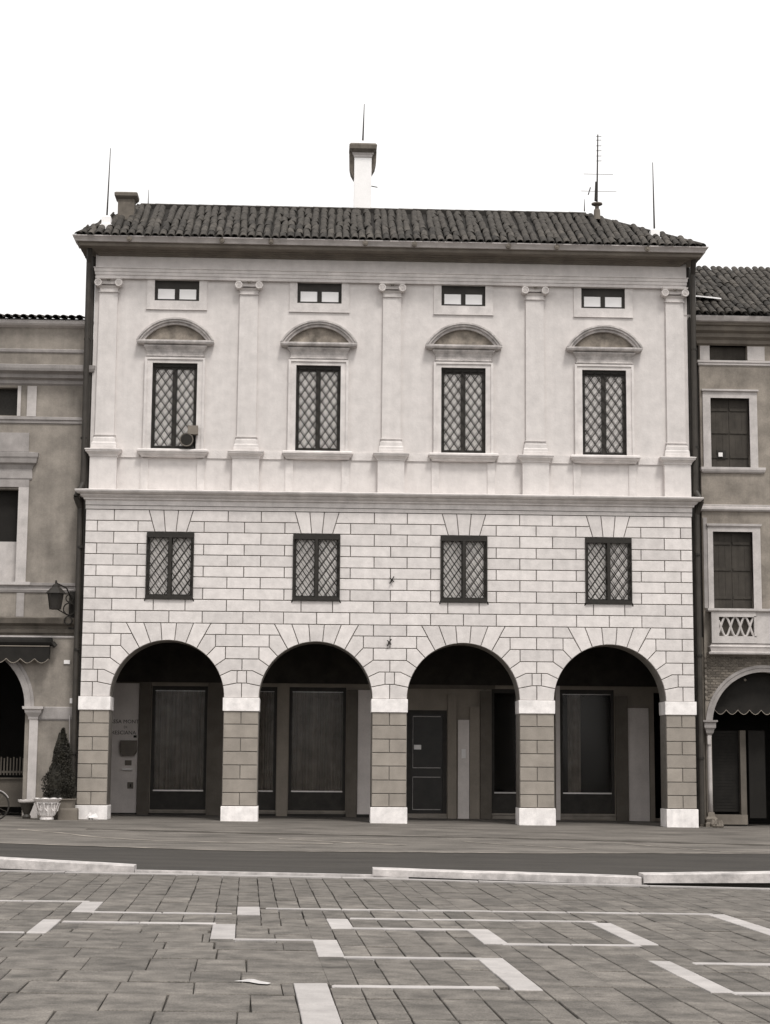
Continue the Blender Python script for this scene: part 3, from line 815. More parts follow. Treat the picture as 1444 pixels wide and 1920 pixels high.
# openings in the back wall
OP = [(-5.89, -4.47, .24), (-3.80, -2.70, .24), (-2.385, -.93, .24), (.62, 1.665, .18), (2.815, 4.449, .20), (4.587, 5.99, .20)]
outer = [(-7.3, -.25), (7.5, -.25), (7.5, 4.5), (-7.3, 4.5)]
hl = [[(a, z), (c, z), (c, ZW if a != .62 else 2.80), (a, ZW if a != .62 else 2.80)] for a, c, z in OP] + [[(7.02, .1), (7.38, .1), (7.38, 3.3), (7.02, 3.3)]]
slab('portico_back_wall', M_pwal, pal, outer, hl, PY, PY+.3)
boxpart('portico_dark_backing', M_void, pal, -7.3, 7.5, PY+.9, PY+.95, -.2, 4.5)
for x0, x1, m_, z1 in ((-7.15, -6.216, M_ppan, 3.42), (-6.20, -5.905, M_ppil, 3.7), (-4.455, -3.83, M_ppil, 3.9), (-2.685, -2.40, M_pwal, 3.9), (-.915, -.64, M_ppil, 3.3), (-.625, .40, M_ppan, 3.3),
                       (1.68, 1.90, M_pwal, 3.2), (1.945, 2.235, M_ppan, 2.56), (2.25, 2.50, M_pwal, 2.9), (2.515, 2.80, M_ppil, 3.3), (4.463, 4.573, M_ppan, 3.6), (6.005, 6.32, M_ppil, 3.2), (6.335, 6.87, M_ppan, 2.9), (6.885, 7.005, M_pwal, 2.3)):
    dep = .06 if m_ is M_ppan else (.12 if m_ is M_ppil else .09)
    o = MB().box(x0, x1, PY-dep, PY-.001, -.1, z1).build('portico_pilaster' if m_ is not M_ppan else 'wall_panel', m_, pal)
boxpart('portico_upper_shade', mat('painted_portico_shade', tone(.034, 1.2), .4, 2.5), pal, -7.15, 7.4, PY-.13, PY-.125, 3.45, 4.45)  # dark sheet added to paint in the shade high on the back wall
boxpart('portico_skirting', M_iron, pal, -7.15, .40, PY-.10+.04, PY-.0615, -.05, .155)
for n_, (a, c, z) in enumerate(OP):
    if n_ == 3: continue
    wn = win_empty('shop_window', (a, PY, z))
    b = MB(); y = PY+.06; f = .075
    b.box(a, a+f, y, y+.08, z, ZW); b.box(c-f, c, y, y+.08, z, ZW); b.box(a+f, c-f, y, y+.08, ZW-.1, ZW); b.box(a+f, c-f, y, y+.08, z, z+.06)
    add(b, 'window_frame', M_dark, wn)
    add(MB().box(a+f, c-f, y+.03, y+.07, z+.06, .70), 'lower_panel', M_dark, wn)
    add(MB().box(a+f, c-f, y-.012, y+.012, .70, .735), 'pale_rail', M_brass, wn)
    if n_ != 4: add(MB().box(a+f, c-f, y-.004, y+.004, ZW-.125, ZW-.115), 'top_rail', M_brass, wn)
    add(MB().box(a+f, c-f, y+.045, y+.049, .735, ZW-.1), 'pane', M_glas, wn)
    b = MB(); N = int((c-a)/.022); w0, w1 = a+f, c-f
    if n_ == 5: w0, w1 = a+.22, a+.56; N = 14
    k = 3 if n_ != 4 else 0
    if k:
        n0 = len(b.v)
        for q in range(N+1):
            x = lerp(w0, w1, q/N); yy = y+.16+.03*math.sin(q*1.25+math.sin(q*.31)*2.)
            b.v += [(x, yy, .45), (x, yy, ZW)]
        for q in range(N): b.f.append((2*q, 2*q+2, 2*q+3, 2*q+1))
        add(b, 'curtain', M_drap, wn, True)
    add(MB().mould(a+.01, c-.01, PY-.02, PY+.05, [(0, z-.14), (0, z-.055), (.03, z-.05), (.035, z-.01)]), 'window_sill', M_shel, wn)
# entrance door
dr = win_empty('entrance_door', (.62, PY, .18)); a, c = .62, 1.665; y = PY+.02
b = MB(); b.box(a, a+.12, y, y+.1, .18, 2.80); b.box(c-.10, c, y, y+.1, .18, 2.80); b.box(a+.12, c-.10, y, y+.1, 2.70, 2.80); add(b, 'door_frame', M_dark, dr)
b = MB(); b.box(a+.12, c-.10, y+.05, y+.1, .18, 2.70)
b.box(a+.12, c-.10, y+.03, y+.05, 1.12, 1.30)
add(b, 'door_leaf', mat('dark_door_paint', tone(.02, 1.6), .3, 3, rough=.4), dr)
b = MB()
for z_ in (2.63, 1.325, 1.09, .27): b.box(a+.17, c-.16, y+.02, y+.045, z_, z_+.02)
b.box(a+.17, a+.18, y+.02, y+.045, .29, 1.09); b.box(a+.17, a+.18, y+.02, y+.045, 1.345, 2.63)
add(b, 'door_moulding', mat('dull_brass_strip', tone(.34, 1.0), .2, 8, rough=.4), dr)
add(MB().box(a+.20, a+.385, y+.015, y+.048, 1.80, 1.915), 'name_plate', M_plat, dr)
add(MB().mould(a, c, PY-.14, PY+.02, [(0, .0), (0, .08), (.0, .085), (-.04, .09), (-.04, .17)]), 'door_step', M_shel, dr)
boxpart('door_lintel', M_ppil, pal, .45, 2.9, PY-.055, PY-.003, 3.35, 3.55)
boxpart('intercom', M_plat, pal, 2.03, 2.14, PY-.10, PY-.062, 1.58, 1.82)
# bank lettering, night safe and boxes on the pale panel in the left bay
text_part('wall_lettering', M_iron, pal, 'CASSA MONTE', .135, -6.585, PY-.062, 2.40)
text_part('wall_lettering', M_iron, pal, 'DI', .09, -6.54, PY-.062, 2.275)
text_part('wall_lettering', M_iron, pal, 'BRESCIANA', .135, -6.62, PY-.062, 2.12)
boxpart('small_plate', M_iron, pal, -6.33, -6.25, PY-.068, PY-.062, 2.04, 2.10)
b = MB().prism([(-6.65, 1.97), (-6.65, 1.68), (-6.58, 1.58), (-6.30, 1.58), (-6.23, 1.68), (-6.23, 1.97)], PY-.20, PY-.0615, .01)
o = b.build('night_safe', M_box, pal)
boxpart('deposit_slot', M_box, pal, -6.53, -6.36, PY-.075, PY-.0615, 1.34, 1.47)
boxpart('deposit_shelf', M_plat, pal, -6.58, -6.33, PY-.17, PY-.0615, 1.225, 1.262)
boxpart('meter_box', M_box, pal, -6.45, -6.30, PY-.08, PY-.0615, .76, .92)
boxpart('meter_lock', M_iron, pal, -6.39, -6.35, PY-.09, PY-.081, .80, .87)

# ------------------------------------------------------------------ roof
rf = bpy.data.objects.new('roof', None); link(rf, pal)
EL, ER, EY, EZ = -7.50, 7.48, -.41, 13.83
RL, RR, RY, RZ = -6.30, 4.95, 2.1, 15.34
def plane_roof():
    b = MB(); BY = 2*RY-EY+1.5
    b.v = [(EL, EY, EZ), (ER, EY, EZ), (RR, RY, RZ), (RL, RY, RZ), (EL, BY, EZ), (ER, BY, EZ)]
    b.f = [(0, 1, 2, 3), (1, 5, 2), (0, 3, 4), (3, 2, 5, 4), (0, 4, 5, 1)]
    return b
o = plane_roof().build('roof_bed', M_tilb, rf)
def tile_mesh(L, r0, r1):
    b = MB(); sg = 6
    for k, (yy, r) in enumerate(((0, r0), (L, r1))):
        for i in range(sg+1):
            a = math.pi*i/sg; b.v.append((r*math.cos(a), yy, r*math.sin(a)*.82))
    for i in range(sg+1):
        a = math.pi*i/sg; b.v.append(((r0-.016)*math.cos(a), 0, (r0-.016)*math.sin(a)*.8))
    for i in range(sg):
        b.f.append((i, i+1, sg+2+i, sg+1+i)); b.f.append((i, 2*(sg+1)+i, 2*(sg+1)+i+1, i+1))
    for i in range(sg):
        b.f.append((2*(sg+1)+i, i+sg+1, i+sg+2, 2*(sg+1)+i+1))
    return b.mesh('roof_tile', M_tile, smooth=False)
TM = [tile_mesh(.44, .088, .078), tile_mesh(.44, .085, .076), tile_mesh(.42, .090, .078)]
def frame(p0, along, upd, nrm):
    return Matrix((along, upd, nrm)).transposed().to_4x4()
tiles = []
def slope(p_e, p_r, x_axis, lo, hi, depth, length, nrows, inside):
    pass
up_v = Vector((0, RY-EY, RZ-EZ)); SL = up_v.length; upd = up_v.normalized(); xa = Vector((1, 0, 0)); nr = xa.cross(upd)
pitch = .19; rows = 8; step = SL/rows
x = EL+.1
while x < ER-.05:
    cj = random.uniform(-.03, .03); ct = random.uniform(-.05, .05)
    for r_ in range(rows):
        d = r_*step+(cj if r_ else random.uniform(-.02, .02)); f_ = d/SL; lo = lerp(EL, RL, f_)+.06; hi = lerp(ER, RR, f_)-.10
        if lo <= x <= hi:
            P = Vector((x+random.uniform(-.012, .012), EY-.04, EZ))+upd*(d+random.uniform(-.035, .02))+nr*(.008+random.uniform(0, .010))+xa*ct*r_*.2
            rm = frame(P, xa, (upd+nr*.03).normalized(), nr) @ Matrix.Rotation(random.gauss(0, .035), 4, 'Z'); rm.translation = P
            tiles.append((rm @ Matrix.Diagonal((1, .75 if r_ == rows-1 else 1, 1, 1)), random.choice(TM), abs(r_)))
    x += pitch
# right hip slope and left hip slope
for (E0, E1, A) in (((ER, EY), (ER, EY+5.5), 1), ((EL, EY), (EL, EY+5.5), -1)):
    ru = Vector(((RR if A > 0 else RL)-E0[0], 0, RZ-EZ)); SLh = ru.length; ud = ru.normalized(); al = Vector((0, 1, 0)) * A; n_ = al.cross(ud)
    y = EY+.1
    while y < 4.5:
        rws = max(2, int(SLh/.36))
        for r_ in range(rws):
            f_ = r_/rws; lo = lerp(EY, RY, f_)
            if y >= lo+.22:
                P = Vector((E0[0], y, EZ))+ud*(f_*SLh-.04)+n_*(.02+random.uniform(0, .02))
                rm = frame(P, al, ud, n_); rm.translation = P; tiles.append((rm, random.choice(TM), 99))
        y += pitch
# hip and ridge tiles
def ridge_run(p, q, big=1.25):
    p = Vector(p); q = Vector(q); d = q-p; n = int(d.length/.36); u = d.normalized(); al = u.cross(Vector((0, 0, 1))).normalized(); nn = al.cross(u)
    for i in range(n):
        P = p+d*(i/n)+nn*(.035+random.uniform(0, .004)); rm = frame(P, al*big, u, nn*.8); rm.translation = P; tiles.append((rm, TM[0], -1))
ridge_run((EL, EY, EZ), (RL, RY, RZ)); ridge_run((ER, EY, EZ), (RR, RY, RZ)); ridge_run((RL, RY, RZ+.015), (RR, RY, RZ+.015))
b = MB().box(RL, RR, RY-.10, RY+.12, RZ-.15, RZ+.055); b.tube((RL, RY, RZ+.03), (RR, RY, RZ+.03), .075, 10); b.tube((RL, RY, RZ+.03), (EL, EY, EZ+.03), .07, 10); b.tube((RR, RY, RZ+.03), (ER, EY, EZ+.03), .07, 10); b.build('ridge_mortar', M_tilb, rf)
tiles.sort(key=lambda t: t[2])
for rm, me, k in tiles[:300]:
    o = bpy.data.objects.new('roof_tile', me); link(o, rf); o.matrix_local = rm
b = MB()
for rm, me, k in tiles[300:]:
    n = len(b.v); b.v += [tuple(rm @ v.co) for v in me.vertices]; b.f += [tuple(n+i for i in p.vertices) for p in me.polygons]
b.build('roof_tiles', M_tile, rf, kind='stuff')
# chimneys
ch = win_empty('central_chimney', (-.69, 2.3, 15.1))
add(MB().mould(-.905, -.465, 2.15, 2.6, [(.03, 15.0), (.03, 15.30), (.0, 15.32), (.0, 16.80)]), 'chimney_stack', M_chim, ch)
b = MB()
b.mould(-.90, -.47, 2.15, 2.6, [(.0, 16.80), (.02, 16.82), (.02, 16.86), (.06, 16.92)])
add(b, 'chimney_collar', M_trim, ch)
b = MB().mould(-.90, -.47, 2.14, 2.62, [(.06, 16.92), (.09, 16.96), (.13, 17.0), (.14, 17.10), (.10, 17.15), (.0, 17.17)])
# flared side cheeks
for sg, z0 in ((-1, 16.28), (1, 16.42)):
    xo = -.685+sg*.225
    b.prism([(xo, z0), (xo+sg*.085, z0+.15), (xo+sg*.115, z0+.3), (xo+sg*.125, 17.0), (xo, 17.0)], 2.22, 2.55)
add(b, 'chimney_hood', M_hood, ch)
add(MB().mould(-.80, -.58, 2.25, 2.5, [(.0, 17.17), (.0, 17.24), (-.03, 17.30)]), 'rod_socket', M_chim, ch)
o = MB().tube((-.5, 2.2, 16.07), (-.31, 2.15, 16.02), .012, 6).build('chimney_bracket', M_iron, ch); at0(o, ch.location)
lc = win_empty('side_chimney', (-6.55, 1.1, 14.4))
add(MB().box(-6.76, -6.36, 1.0, 1.4, 14.2, 15.22), 'chimney_stack', M_hood, lc)
add(MB().mould(-6.76, -6.36, 1.0, 1.4, [(.0, 15.20), (.05, 15.24), (.08, 15.27), (.085, 15.34), (.05, 15.37), (-.1, 15.42)]), 'chimney_cap', M_hood, lc)
# rods and aerials standing on the roof
def rod(loc, h, r, blk, label, group='lightning rods on the palazzo roof', lean=0.0):
    t = empty('lightning_rod', label, 'lightning rod', loc, group)
    x, y, z = 0, 0, 0
    if blk:
        MB().mould(-blk, blk, -blk, blk, [(.03, -.12), (.03, .0), (0, .01), (0, .2), (-.03, .23)]).build('rod_base', M_chim, t)
    MB().tube((0, 0, .1), (lean, 0, h), r, 6, r*.35).build('rod', M_iron, t)
    return t
rod((-6.93, .25, 14.28), 1.95, .024, .11, 'tall lightning rod on a pale block at the left roof corner', lean=.04)
rod((-.69, 2.37, 17.2), 1.12, .024, 0, 'lightning rod standing on top of the white central chimney', lean=.03)
rod((6.45, .35, 14.25), 1.95, .024, .11, 'tall lightning rod on a pale block at the right roof corner', lean=-.02)
rod((-6.12, 2.05, 15.32), .48, .014, 0, 'short thin rod stub at the left end of the ridge')
rod((5.0, 2.1, 15.38), .42, .016, 0, 'short rod stub left of the aerial mast on the ridge')
an = empty('tv_aerial', 'tall thin television aerial mast with cross bars on the right end of the ridge', 'aerial', (5.24, 1.6, 15.1))
MB().lathe(0, 0, [(.09, 0), (.08, .25), (.05, .3), (.05, .36), (.14, .40), (.14, .43), (.04, .45)], 12).build('mast_foot', M_corn, an)
b = MB(); b.tube((0, 0, .4), (.04, 0, 2.25), .022, 6, .014); b.tube((-.02, 0, .5), (-.01, 0, 1.0), .045, 8, .03); b.build('mast', M_iron, an)
b = MB()
for z_, l_ in ((.75, .5), (1.2, .42)): b.tube((-l_*.8, 0, z_), (l_, 0, z_), .006, 4)
for z_ in (1.55, 1.68, 1.82, 1.95, 2.1, 2.2): b.tube((.0, 0, z_), (.13, 0, z_+.005), .008, 4)
b.tube((-.22, 0, .65), (-.16, 0, .85), .014, 5)
b.build('cross_bars', M_iron, an)

# floodlight at the first tall window
fl = empty('floodlight', 'dark round floodlight with a grey box on the grille of the leftmost tall window', 'floodlight', (-4.86, .12, 8.8))
b = MB().tube((0, -.12, .20), (0, .1, .22), .165, 18, .13); b.build('lamp_housing', M_iron, fl)
b = MB().box(-.17, .17, -.06, .1, .0, .06); b.build('lamp_foot', M_iron, fl)
b = MB().box(.02, .26, -.12, .04, .34, .55); b.build('ballast_box', mat('grey_ballast', tone(.2, 1.3), .1, 4), fl)
b = MB().ring((0, -.125, .20), .15, .014, 'Y', 20, 6); b.build('lamp_rim', M_box, fl)

# ------------------------------------------------------------------ left neighbour
ln = empty('left_house', 'grey plastered old house with arched arcade left of the palazzo', 'house')
LY = .5; LX0, LX1 = -13.0, -7.40
oc = -9.9; orr = 1.4; ozs = 2.7
outer = [(LX0, -.2), (oc-orr, -.2)]+arc(oc, ozs, orr, math.pi, 0, 30)+[(oc+orr, -.2), (LX1, -.2), (LX1, 12.0), (LX0, 12.0)]
hl = [[(-10.3, 5.6), (-8.84, 5.6), (-8.84, 7.83), (-10.3, 7.83)], [(-10.0, 9.62), (-8.95, 9.62), (-8.95, 10.3), (-10.0, 10.3)]]
slab('front_wall', M_lwal, ln, outer, hl, LY, LY+.5)
boxpart('dark_interior', M_void, ln, LX0, LX1, 4.4, 4.5, -.1, 12.0)
boxpart('arcade_ceiling', M_void, ln, LX0, LX1, LY+.5, 4.4, 4.3, 4.4)
boxpart('side_wall', M_lwal, ln, -7.44, -7.401, LY+.5, 9, 0, 11.9)
boxpart('side_wall', M_lwal, ln, LX0, LX0+.2, LY+.5, 9, 0, 11.9)
MB().mould(LX0, LX1-.02, LY, LY+.4, [(.0, 10.36), (.05, 10.40), (.06, 10.48), (.16, 10.52), (.17, 10.60), (.2, 10.62), (.30, 10.66), (.32, 10.72), (.33, 10.80), (.1, 10.86)], ).build('main_cornice', M_ltrm, ln)
MB().mould(LX0, LX1-.02, LY, LY+.1, [(.01, 11.16), (.03, 11.18), (.04, 11.24), (.0, 11.26)]).build('attic_string', M_ltrm, ln)
MB().mould(LX0, LX1-.02, LY, LY+.1, [(.0, 11.78), (.10, 11.82), (.14, 11.86), (.16, 11.93), (.14, 11.95)]).build('eave_gutter', M_rtrm, ln)
lr = bpy.data.objects.new('roof', None); link(lr, ln)
b = MB(); b.v = [(LX0, LY-.2, 11.96), (LX1, LY-.2, 11.96), (LX1, 5, 13.0), (LX0, 5, 13.0)]; b.f = [(0, 1, 2, 3)]; b.build('roof_bed', M_tilb, lr)
x = -9.6
while x < LX1:
    for r_ in range(3):
        o = bpy.data.objects.new('roof_tile', random.choice(TM)); link(o, lr)
        u_ = Vector((0, 5.2, 1.04)).normalized(); P = Vector((x, LY-.26, 11.98))+u_*(.38*r_); n_ = Vector((1, 0, 0)).cross(u_)
        mm = frame(P, Vector((1, 0, 0)), u_, n_); mm.translation = P; o.matrix_local = mm
    x += .19
MB().mould(LX0, LX1-.02, LY, LY+.1, [(.0, 9.42), (.03, 9.44), (.035, 9.50), (.06, 9.52), (.06, 9.58), (.0, 9.60)]).build('string_course', M_ltrm, ln)
for x0, x1 in ((-8.95, -8.87), (-8.72, -8.50)): MB().box(x0, x1, LY-.03, LY, 9.60, 10.34).build('attic_strip', M_rtrm, ln)
boxpart('attic_void', M_iron, ln, -10.0, -8.95, LY+.2, LY+.22, 9.6, 10.3)
# big window with hood, only its right part in view
MB().box(-8.84, -8.60, LY-.05, LY, 5.60, 7.88).build('window_jamb', M_rtrm, ln)
MB().box(-10.5, -8.60, LY-.04, LY, 7.885, 8.06).build('window_lintel', M_ltrm, ln)
MB().mould(-10.5, -8.56, LY, LY+.05, [(.01, 8.06), (.03, 8.1), (.02, 8.32), (.06, 8.42), (.12, 8.46), (.14, 8.56), (.16, 8.60), (.17, 8.70), (.0, 8.74)]).build('window_hood', M_ltrm, ln)
MB().box(-10.4, -8.64, LY-.03, LY, 8.74, 9.2).build('hood_panel', M_ltrm, ln)
boxpart('window_blind', M_rtrm, ln, -10.3, -8.84, LY+.20, LY+.22, 5.6, 6.6)
boxpart('window_glass', M_void, ln, -10.3, -8.84, LY+.22, LY+.24, 6.6, 7.83)
MB().mould(LX0, LX1-.02, LY, LY+.05, [(.0, 5.36), (.03, 5.38), (.05, 5.44), (.02, 5.46), (.02, 5.52), (.06, 5.54), (.07, 5.60), (.0, 5.61)]).build('sill_course', M_ltrm, ln)
MB().mould(-9.6, -8.52, LY-.05, LY+.05, [(.0, 5.53), (.03, 5.55), (.03, 5.62)]).build('window_sill', M_rtrm, ln)
MB().box(-8.80, -8.62, LY-.03, LY, 4.80, 5.36).build('panel_strip', M_ltrm, ln)
MB().mould(LX0, LX1-.02, LY, LY+.05, [(.0, 4.36), (.02, 4.40), (.05, 4.42), (.07, 4.50), (.03, 4.52), (.06, 4.58), (.15, 4.64), (.17, 4.72), (.18, 4.76), (.0, 4.80)]).build('lower_cornice', mat('sooty_stone', tone(.13, 1.3), .3, 2, streak=.2), ln)
MB().mould(LX0, LX1-.02, LY, LY+.05, [(.0, 4.30), (.03, 4.32), (.03, 4.355)]).build('lower_string', M_rtrm, ln)
# arch trim, capital and column
b = MB()
def archring(b, cx, cz, r0, r1, y0, y1, a0=0, a1=math.pi, n=30):
    O = arc(cx, cz, r1, a0, a1, n); I_ = arc(cx, cz, r0, a0, a1, n); nn = len(b.v)
    for (x, z), (xi, zi) in zip(O, I_): b.v += [(x, y0, z), (x, y1, z), (xi, y0, zi), (xi, y1, zi)]
    for q in range(n):
        o = nn+4*q; p = o+4; b.f += [(o, p, p+1, o+1), (o+2, o+3, p+3, p+2), (o, o+2, p+2, p), (o+1, p+1, p+3, o+3)]
archring(b, oc, ozs, orr-.02, orr+.13, LY-.04, LY+.4); archring(b, oc, ozs, orr+.132, orr+.2, LY-.02, LY)
b.build('arch_moulding', M_ltrm, ln)
MB().mould(-8.21-.19, -8.21+.0, LY-.05, LY+.35, [(.0, 2.38), (.02, 2.42), (.02, 2.46), (.09, 2.56), (.10, 2.62), (.14, 2.64), (.15, 2.70)]).build('capital', M_rtrm, ln)
MB().box(-8.39, -8.19, LY-.06, LY+.3, .45, 2.38).build('column', M_rtrm, ln)
MB().box(-8.46, -8.12, LY-.12, LY+.3, -.1, .45).build('column_plinth', M_rtrm, ln)
MB().mould(-8.19, LX1-.02, LY, LY+.05, [(.01, 2.38), (.03, 2.42), (.03, 2.68), (.0, 2.70)]).build('impost_band', M_ltrm, ln)
pipe([(-7.46, LY-.06, 2.5), (-7.40, LY-.06, .12)], .013, 'cable_conduit', M_rtrm, ln)
boxpart('junction_box', M_plat, ln, -7.47, -7.41, LY-.05, LY, 2.78, 2.90)
# picket rail and counter inside the left arch
b = MB()
for k in range(14): x = -9.3+k*.075; b.box(x, x+.03, 1.6, 1.62, 1.1, 1.5+.03*(k % 2))
b.box(-9.4, -8.3, 1.62, 1.64, 1.15, 1.2)
b.build('picket_rail', M_ppil, ln)
boxpart('shop_counter', M_ppil, ln, -9.8, -8.3, 1.7, 2.1, .35, 1.0)
boxpart('counter_top', M_ppil, ln, -9.8, -8.3, 1.65, 2.15, 1.0, 1.04)

# ------------------------------------------------------------------ right neighbour
rn = empty('right_house', 'brown old house with dark shutters and pierced balcony right of the palazzo', 'house')
RY0 = .7; RX0, RX1 = 7.58, 13.0
rc, rrr, rzs = 9.0, 1.28, 2.42
outer = [(RX0, -.2), (rc-rrr, -.2)]+arc(rc, rzs, rrr, math.pi, 0, 30)+[(rc+rrr, -.2), (RX1, -.2), (RX1, 11.75), (RX0, 11.75)]
hl = [[(7.83, 8.64), (8.79, 8.64), (8.79, 10.36), (7.83, 10.36)], [(7.83, 5.19), (8.80, 5.19), (8.80, 7.06), (7.83, 7.06)], [(7.84, 11.31), (8.77, 11.31), (8.77, 11.68), (7.84, 11.68)]]
slab('front_wall', M_rwal, rn, outer, hl, RY0, RY0+.5)
boxpart('dark_interior', M_void, rn, RX0, RX1, 3.4, 3.5, -.1, 11.7)
boxpart('arcade_ceiling', M_void, rn, RX0, RX1, RY0+.5, 3.4, 4.0, 4.1)
boxpart('side_wall', M_pipe, rn, 7.50, 7.575, RY0+.1, 9, 0, 12.2)
boxpart('side_wall', M_rwal, rn, RX1-.2, RX1, RY0+.5, 9, 0, 11.9)
boxpart('gap_filler_wall', M_pipe, rn, 7.21, 7.50, 1.3, 1.5, 0, 12.2)
MB().mould(RX0, RX1, RY0, RY0+.4, [(.0, 11.68), (.06, 11.72), (.08, 11.80), (.16, 11.86), (.17, 11.95), (.26, 12.0), (.28, 12.10), (.34, 12.12), (.36, 12.18)]).build('main_cornice', M_corn, rn)
MB().mould(RX0, RX1, RY0, RY0+.3, [(.37, 12.18), (.42, 12.20), (.45, 12.28), (.46, 12.32), (.44, 12.33)]).build('gutter', M_gut, rn)
rr = bpy.data.objects.new('roof', None); link(rr, rn)
RS = Vector((0, 4.2, 2.35)); rsu = RS.normalized(); rsn = Vector((1, 0, 0)).cross(rsu)
b = MB(); b.v = [(RX0-.2, RY0-.45, 12.32), (RX1, RY0-.45, 12.32), (RX1, RY0-.45+4.2, 14.67), (RX0-.2, RY0-.45+4.2, 14.67), (RX1, 9, 12.3), (RX0-.2, 9, 12.3)]; b.f = [(0, 1, 2, 3), (3, 2, 4, 5), (0, 3, 5)]
b.build('roof_bed', M_tilb, rr)
x = RX0-.1; cnt = 0; b = MB()
while x < RX1:
    for r_ in range(13):
        P = Vector((x+random.uniform(-.012, .012), RY0-.5, 12.33))+rsu*(.365*r_+random.uniform(-.03, .03))+rsn*(.02+random.uniform(0, .02)); mm = frame(P, Vector((1, 0, 0)), rsu, rsn) @ Matrix.Rotation(random.uniform(-.05, .05), 4, 'Z'); mm.translation = P
        if x < 9.6: o = bpy.data.objects.new('roof_tile', random.choice(TM)); link(o, rr); o.matrix_local = mm
        else:
            me = TM[0]; n = len(b.v); b.v += [tuple(mm @ v.co) for v in me.vertices]; b.f += [tuple(n+i for i in p.vertices) for p in me.polygons]
    x += .19
b.build('roof_tiles', M_tile, rr, kind='stuff')
b = MB(); P = Vector((7.62, RY0-.2, 12.78)); 
q = [Vector((7.55, .95, 12.98)), Vector((8.22, .95, 12.92)), Vector((8.12, 1.35, 13.05)), Vector((7.50, 1.35, 13.08))]
b.v = [tuple(v) for v in q]+[tuple(v+Vector((0, 0, .03))) for v in q]; b.f = [(0, 3, 2, 1), (4, 5, 6, 7), (0, 1, 5, 4), (1, 2, 6, 5), (2, 3, 7, 6), (3, 0, 4, 7)]
b.build('roof_sheet', M_chim, rr, label='white metal sheet lying on the dark tiles')
MB().tube((7.46, .5, 12.7), (7.46, .5, 13.25), .02, 6).build('vent_pipe', M_rtrm, rr)
for x0, x1 in ((7.60, 7.835), (8.775, 9.2)): MB().box(x0, x1, RY0-.03, RY0, 11.31, 11.66).build('attic_block', M_rtrm, rn)
boxpart('attic_shutter', M_shut, rn, 7.84, 8.77, RY0+.15, RY0+.18, 11.31, 11.68)
MB().mould(RX0, RX1, RY0, RY0+.05, [(.0, 11.17), (.03, 11.19), (.03, 11.24), (.05, 11.25), (.05, 11.30), (.0, 11.308)]).build('attic_string', M_rtrm, rn)
def shutters(par, x0, x1, z0, z1, yy):
    w_ = bpy.data.objects.new('shuttered_window', None); w_.location = (x0, RY0, z0); link(w_, par)
    xm = (x0+x1)/2
    for a, c in ((x0+.01, xm-.004), (xm+.004, x1-.01)):
        b = MB().box(a, c, yy, yy+.05, z0+.02, z1-.01)
        n = 3
        for k in range(n+1): b.box(a+(c-a)*k/n-.003 if 0 < k < n else a+(c-a)*k/n, a+(c-a)*k/n+.003, yy-.006, yy-.001, z0+.03, z1-.02) if 0 < k < n else None
        for zz in (z0+.25, (z0+z1)/2, z1-.3): b.box(a+.02, c-.02, yy-.02, yy-.007, zz, zz+.07)
        add(b, 'shutter_leaf', M_shut, w_)
    return w_
w1 = shutters(rn, 7.83, 8.79, 8.64, 10.36, RY0+.12)
b = MB(); b.box(7.64, 7.83, RY0-.04, RY0+.1, 8.64, 10.36); b.box(8.79, 8.98, RY0-.04, RY0+.1, 8.64, 10.36); b.box(7.64, 8.98, RY0-.04, RY0+.1, 10.36, 10.50); b.mould(7.66, 8.96, RY0-.04, RY0, [(0, 10.50), (.05, 10.53), (.05, 10.57)])
add(b, 'surround', M_rtrm, w1)
add(MB().mould(7.62, 9.1, RY0-.03, RY0+.1, [(.0, 8.50), (.03, 8.53), (.05, 8.58), (.05, 8.64)]), 'window_sill', M_rtrm, w1)
add(MB().box(8.03, 8.13, RY0+.06, RY0+.11, 8.92, 9.02), 'shutter_hatch', M_plat, w1); add(MB().box(8.0, 8.22, RY0+.09, RY0+.115, 8.88, 9.08), 'hatch_opening', M_iron, w1)
MB().mould(RX0, RX1, RY0, RY0+.05, [(.0, 7.56), (.05, 7.565), (.08, 7.60), (.08, 7.65), (.02, 7.67), (.03, 7.72), (.0, 7.73)]).build('string_course', M_rtrm, rn)
w2 = shutters(rn, 7.83, 8.80, 5.19, 7.06, RY0+.12)
b = MB(); b.box(7.70, 7.83, RY0-.04, RY0+.1, 5.19, 7.06); b.box(8.80, 8.99, RY0-.04, RY0+.1, 5.19, 7.06); b.box(7.70, 8.99, RY0-.04, RY0+.1, 7.06, 7.16); b.mould(7.72, 8.97, RY0-.04, RY0, [(0, 7.16), (.04, 7.2), (.05, 7.25)])
add(b, 'surround', M_rtrm, w2)
boxpart('window_pilaster', M_ltrm, rn, 7.60, 7.69, RY0-.03, RY0, 5.2, 7.4)
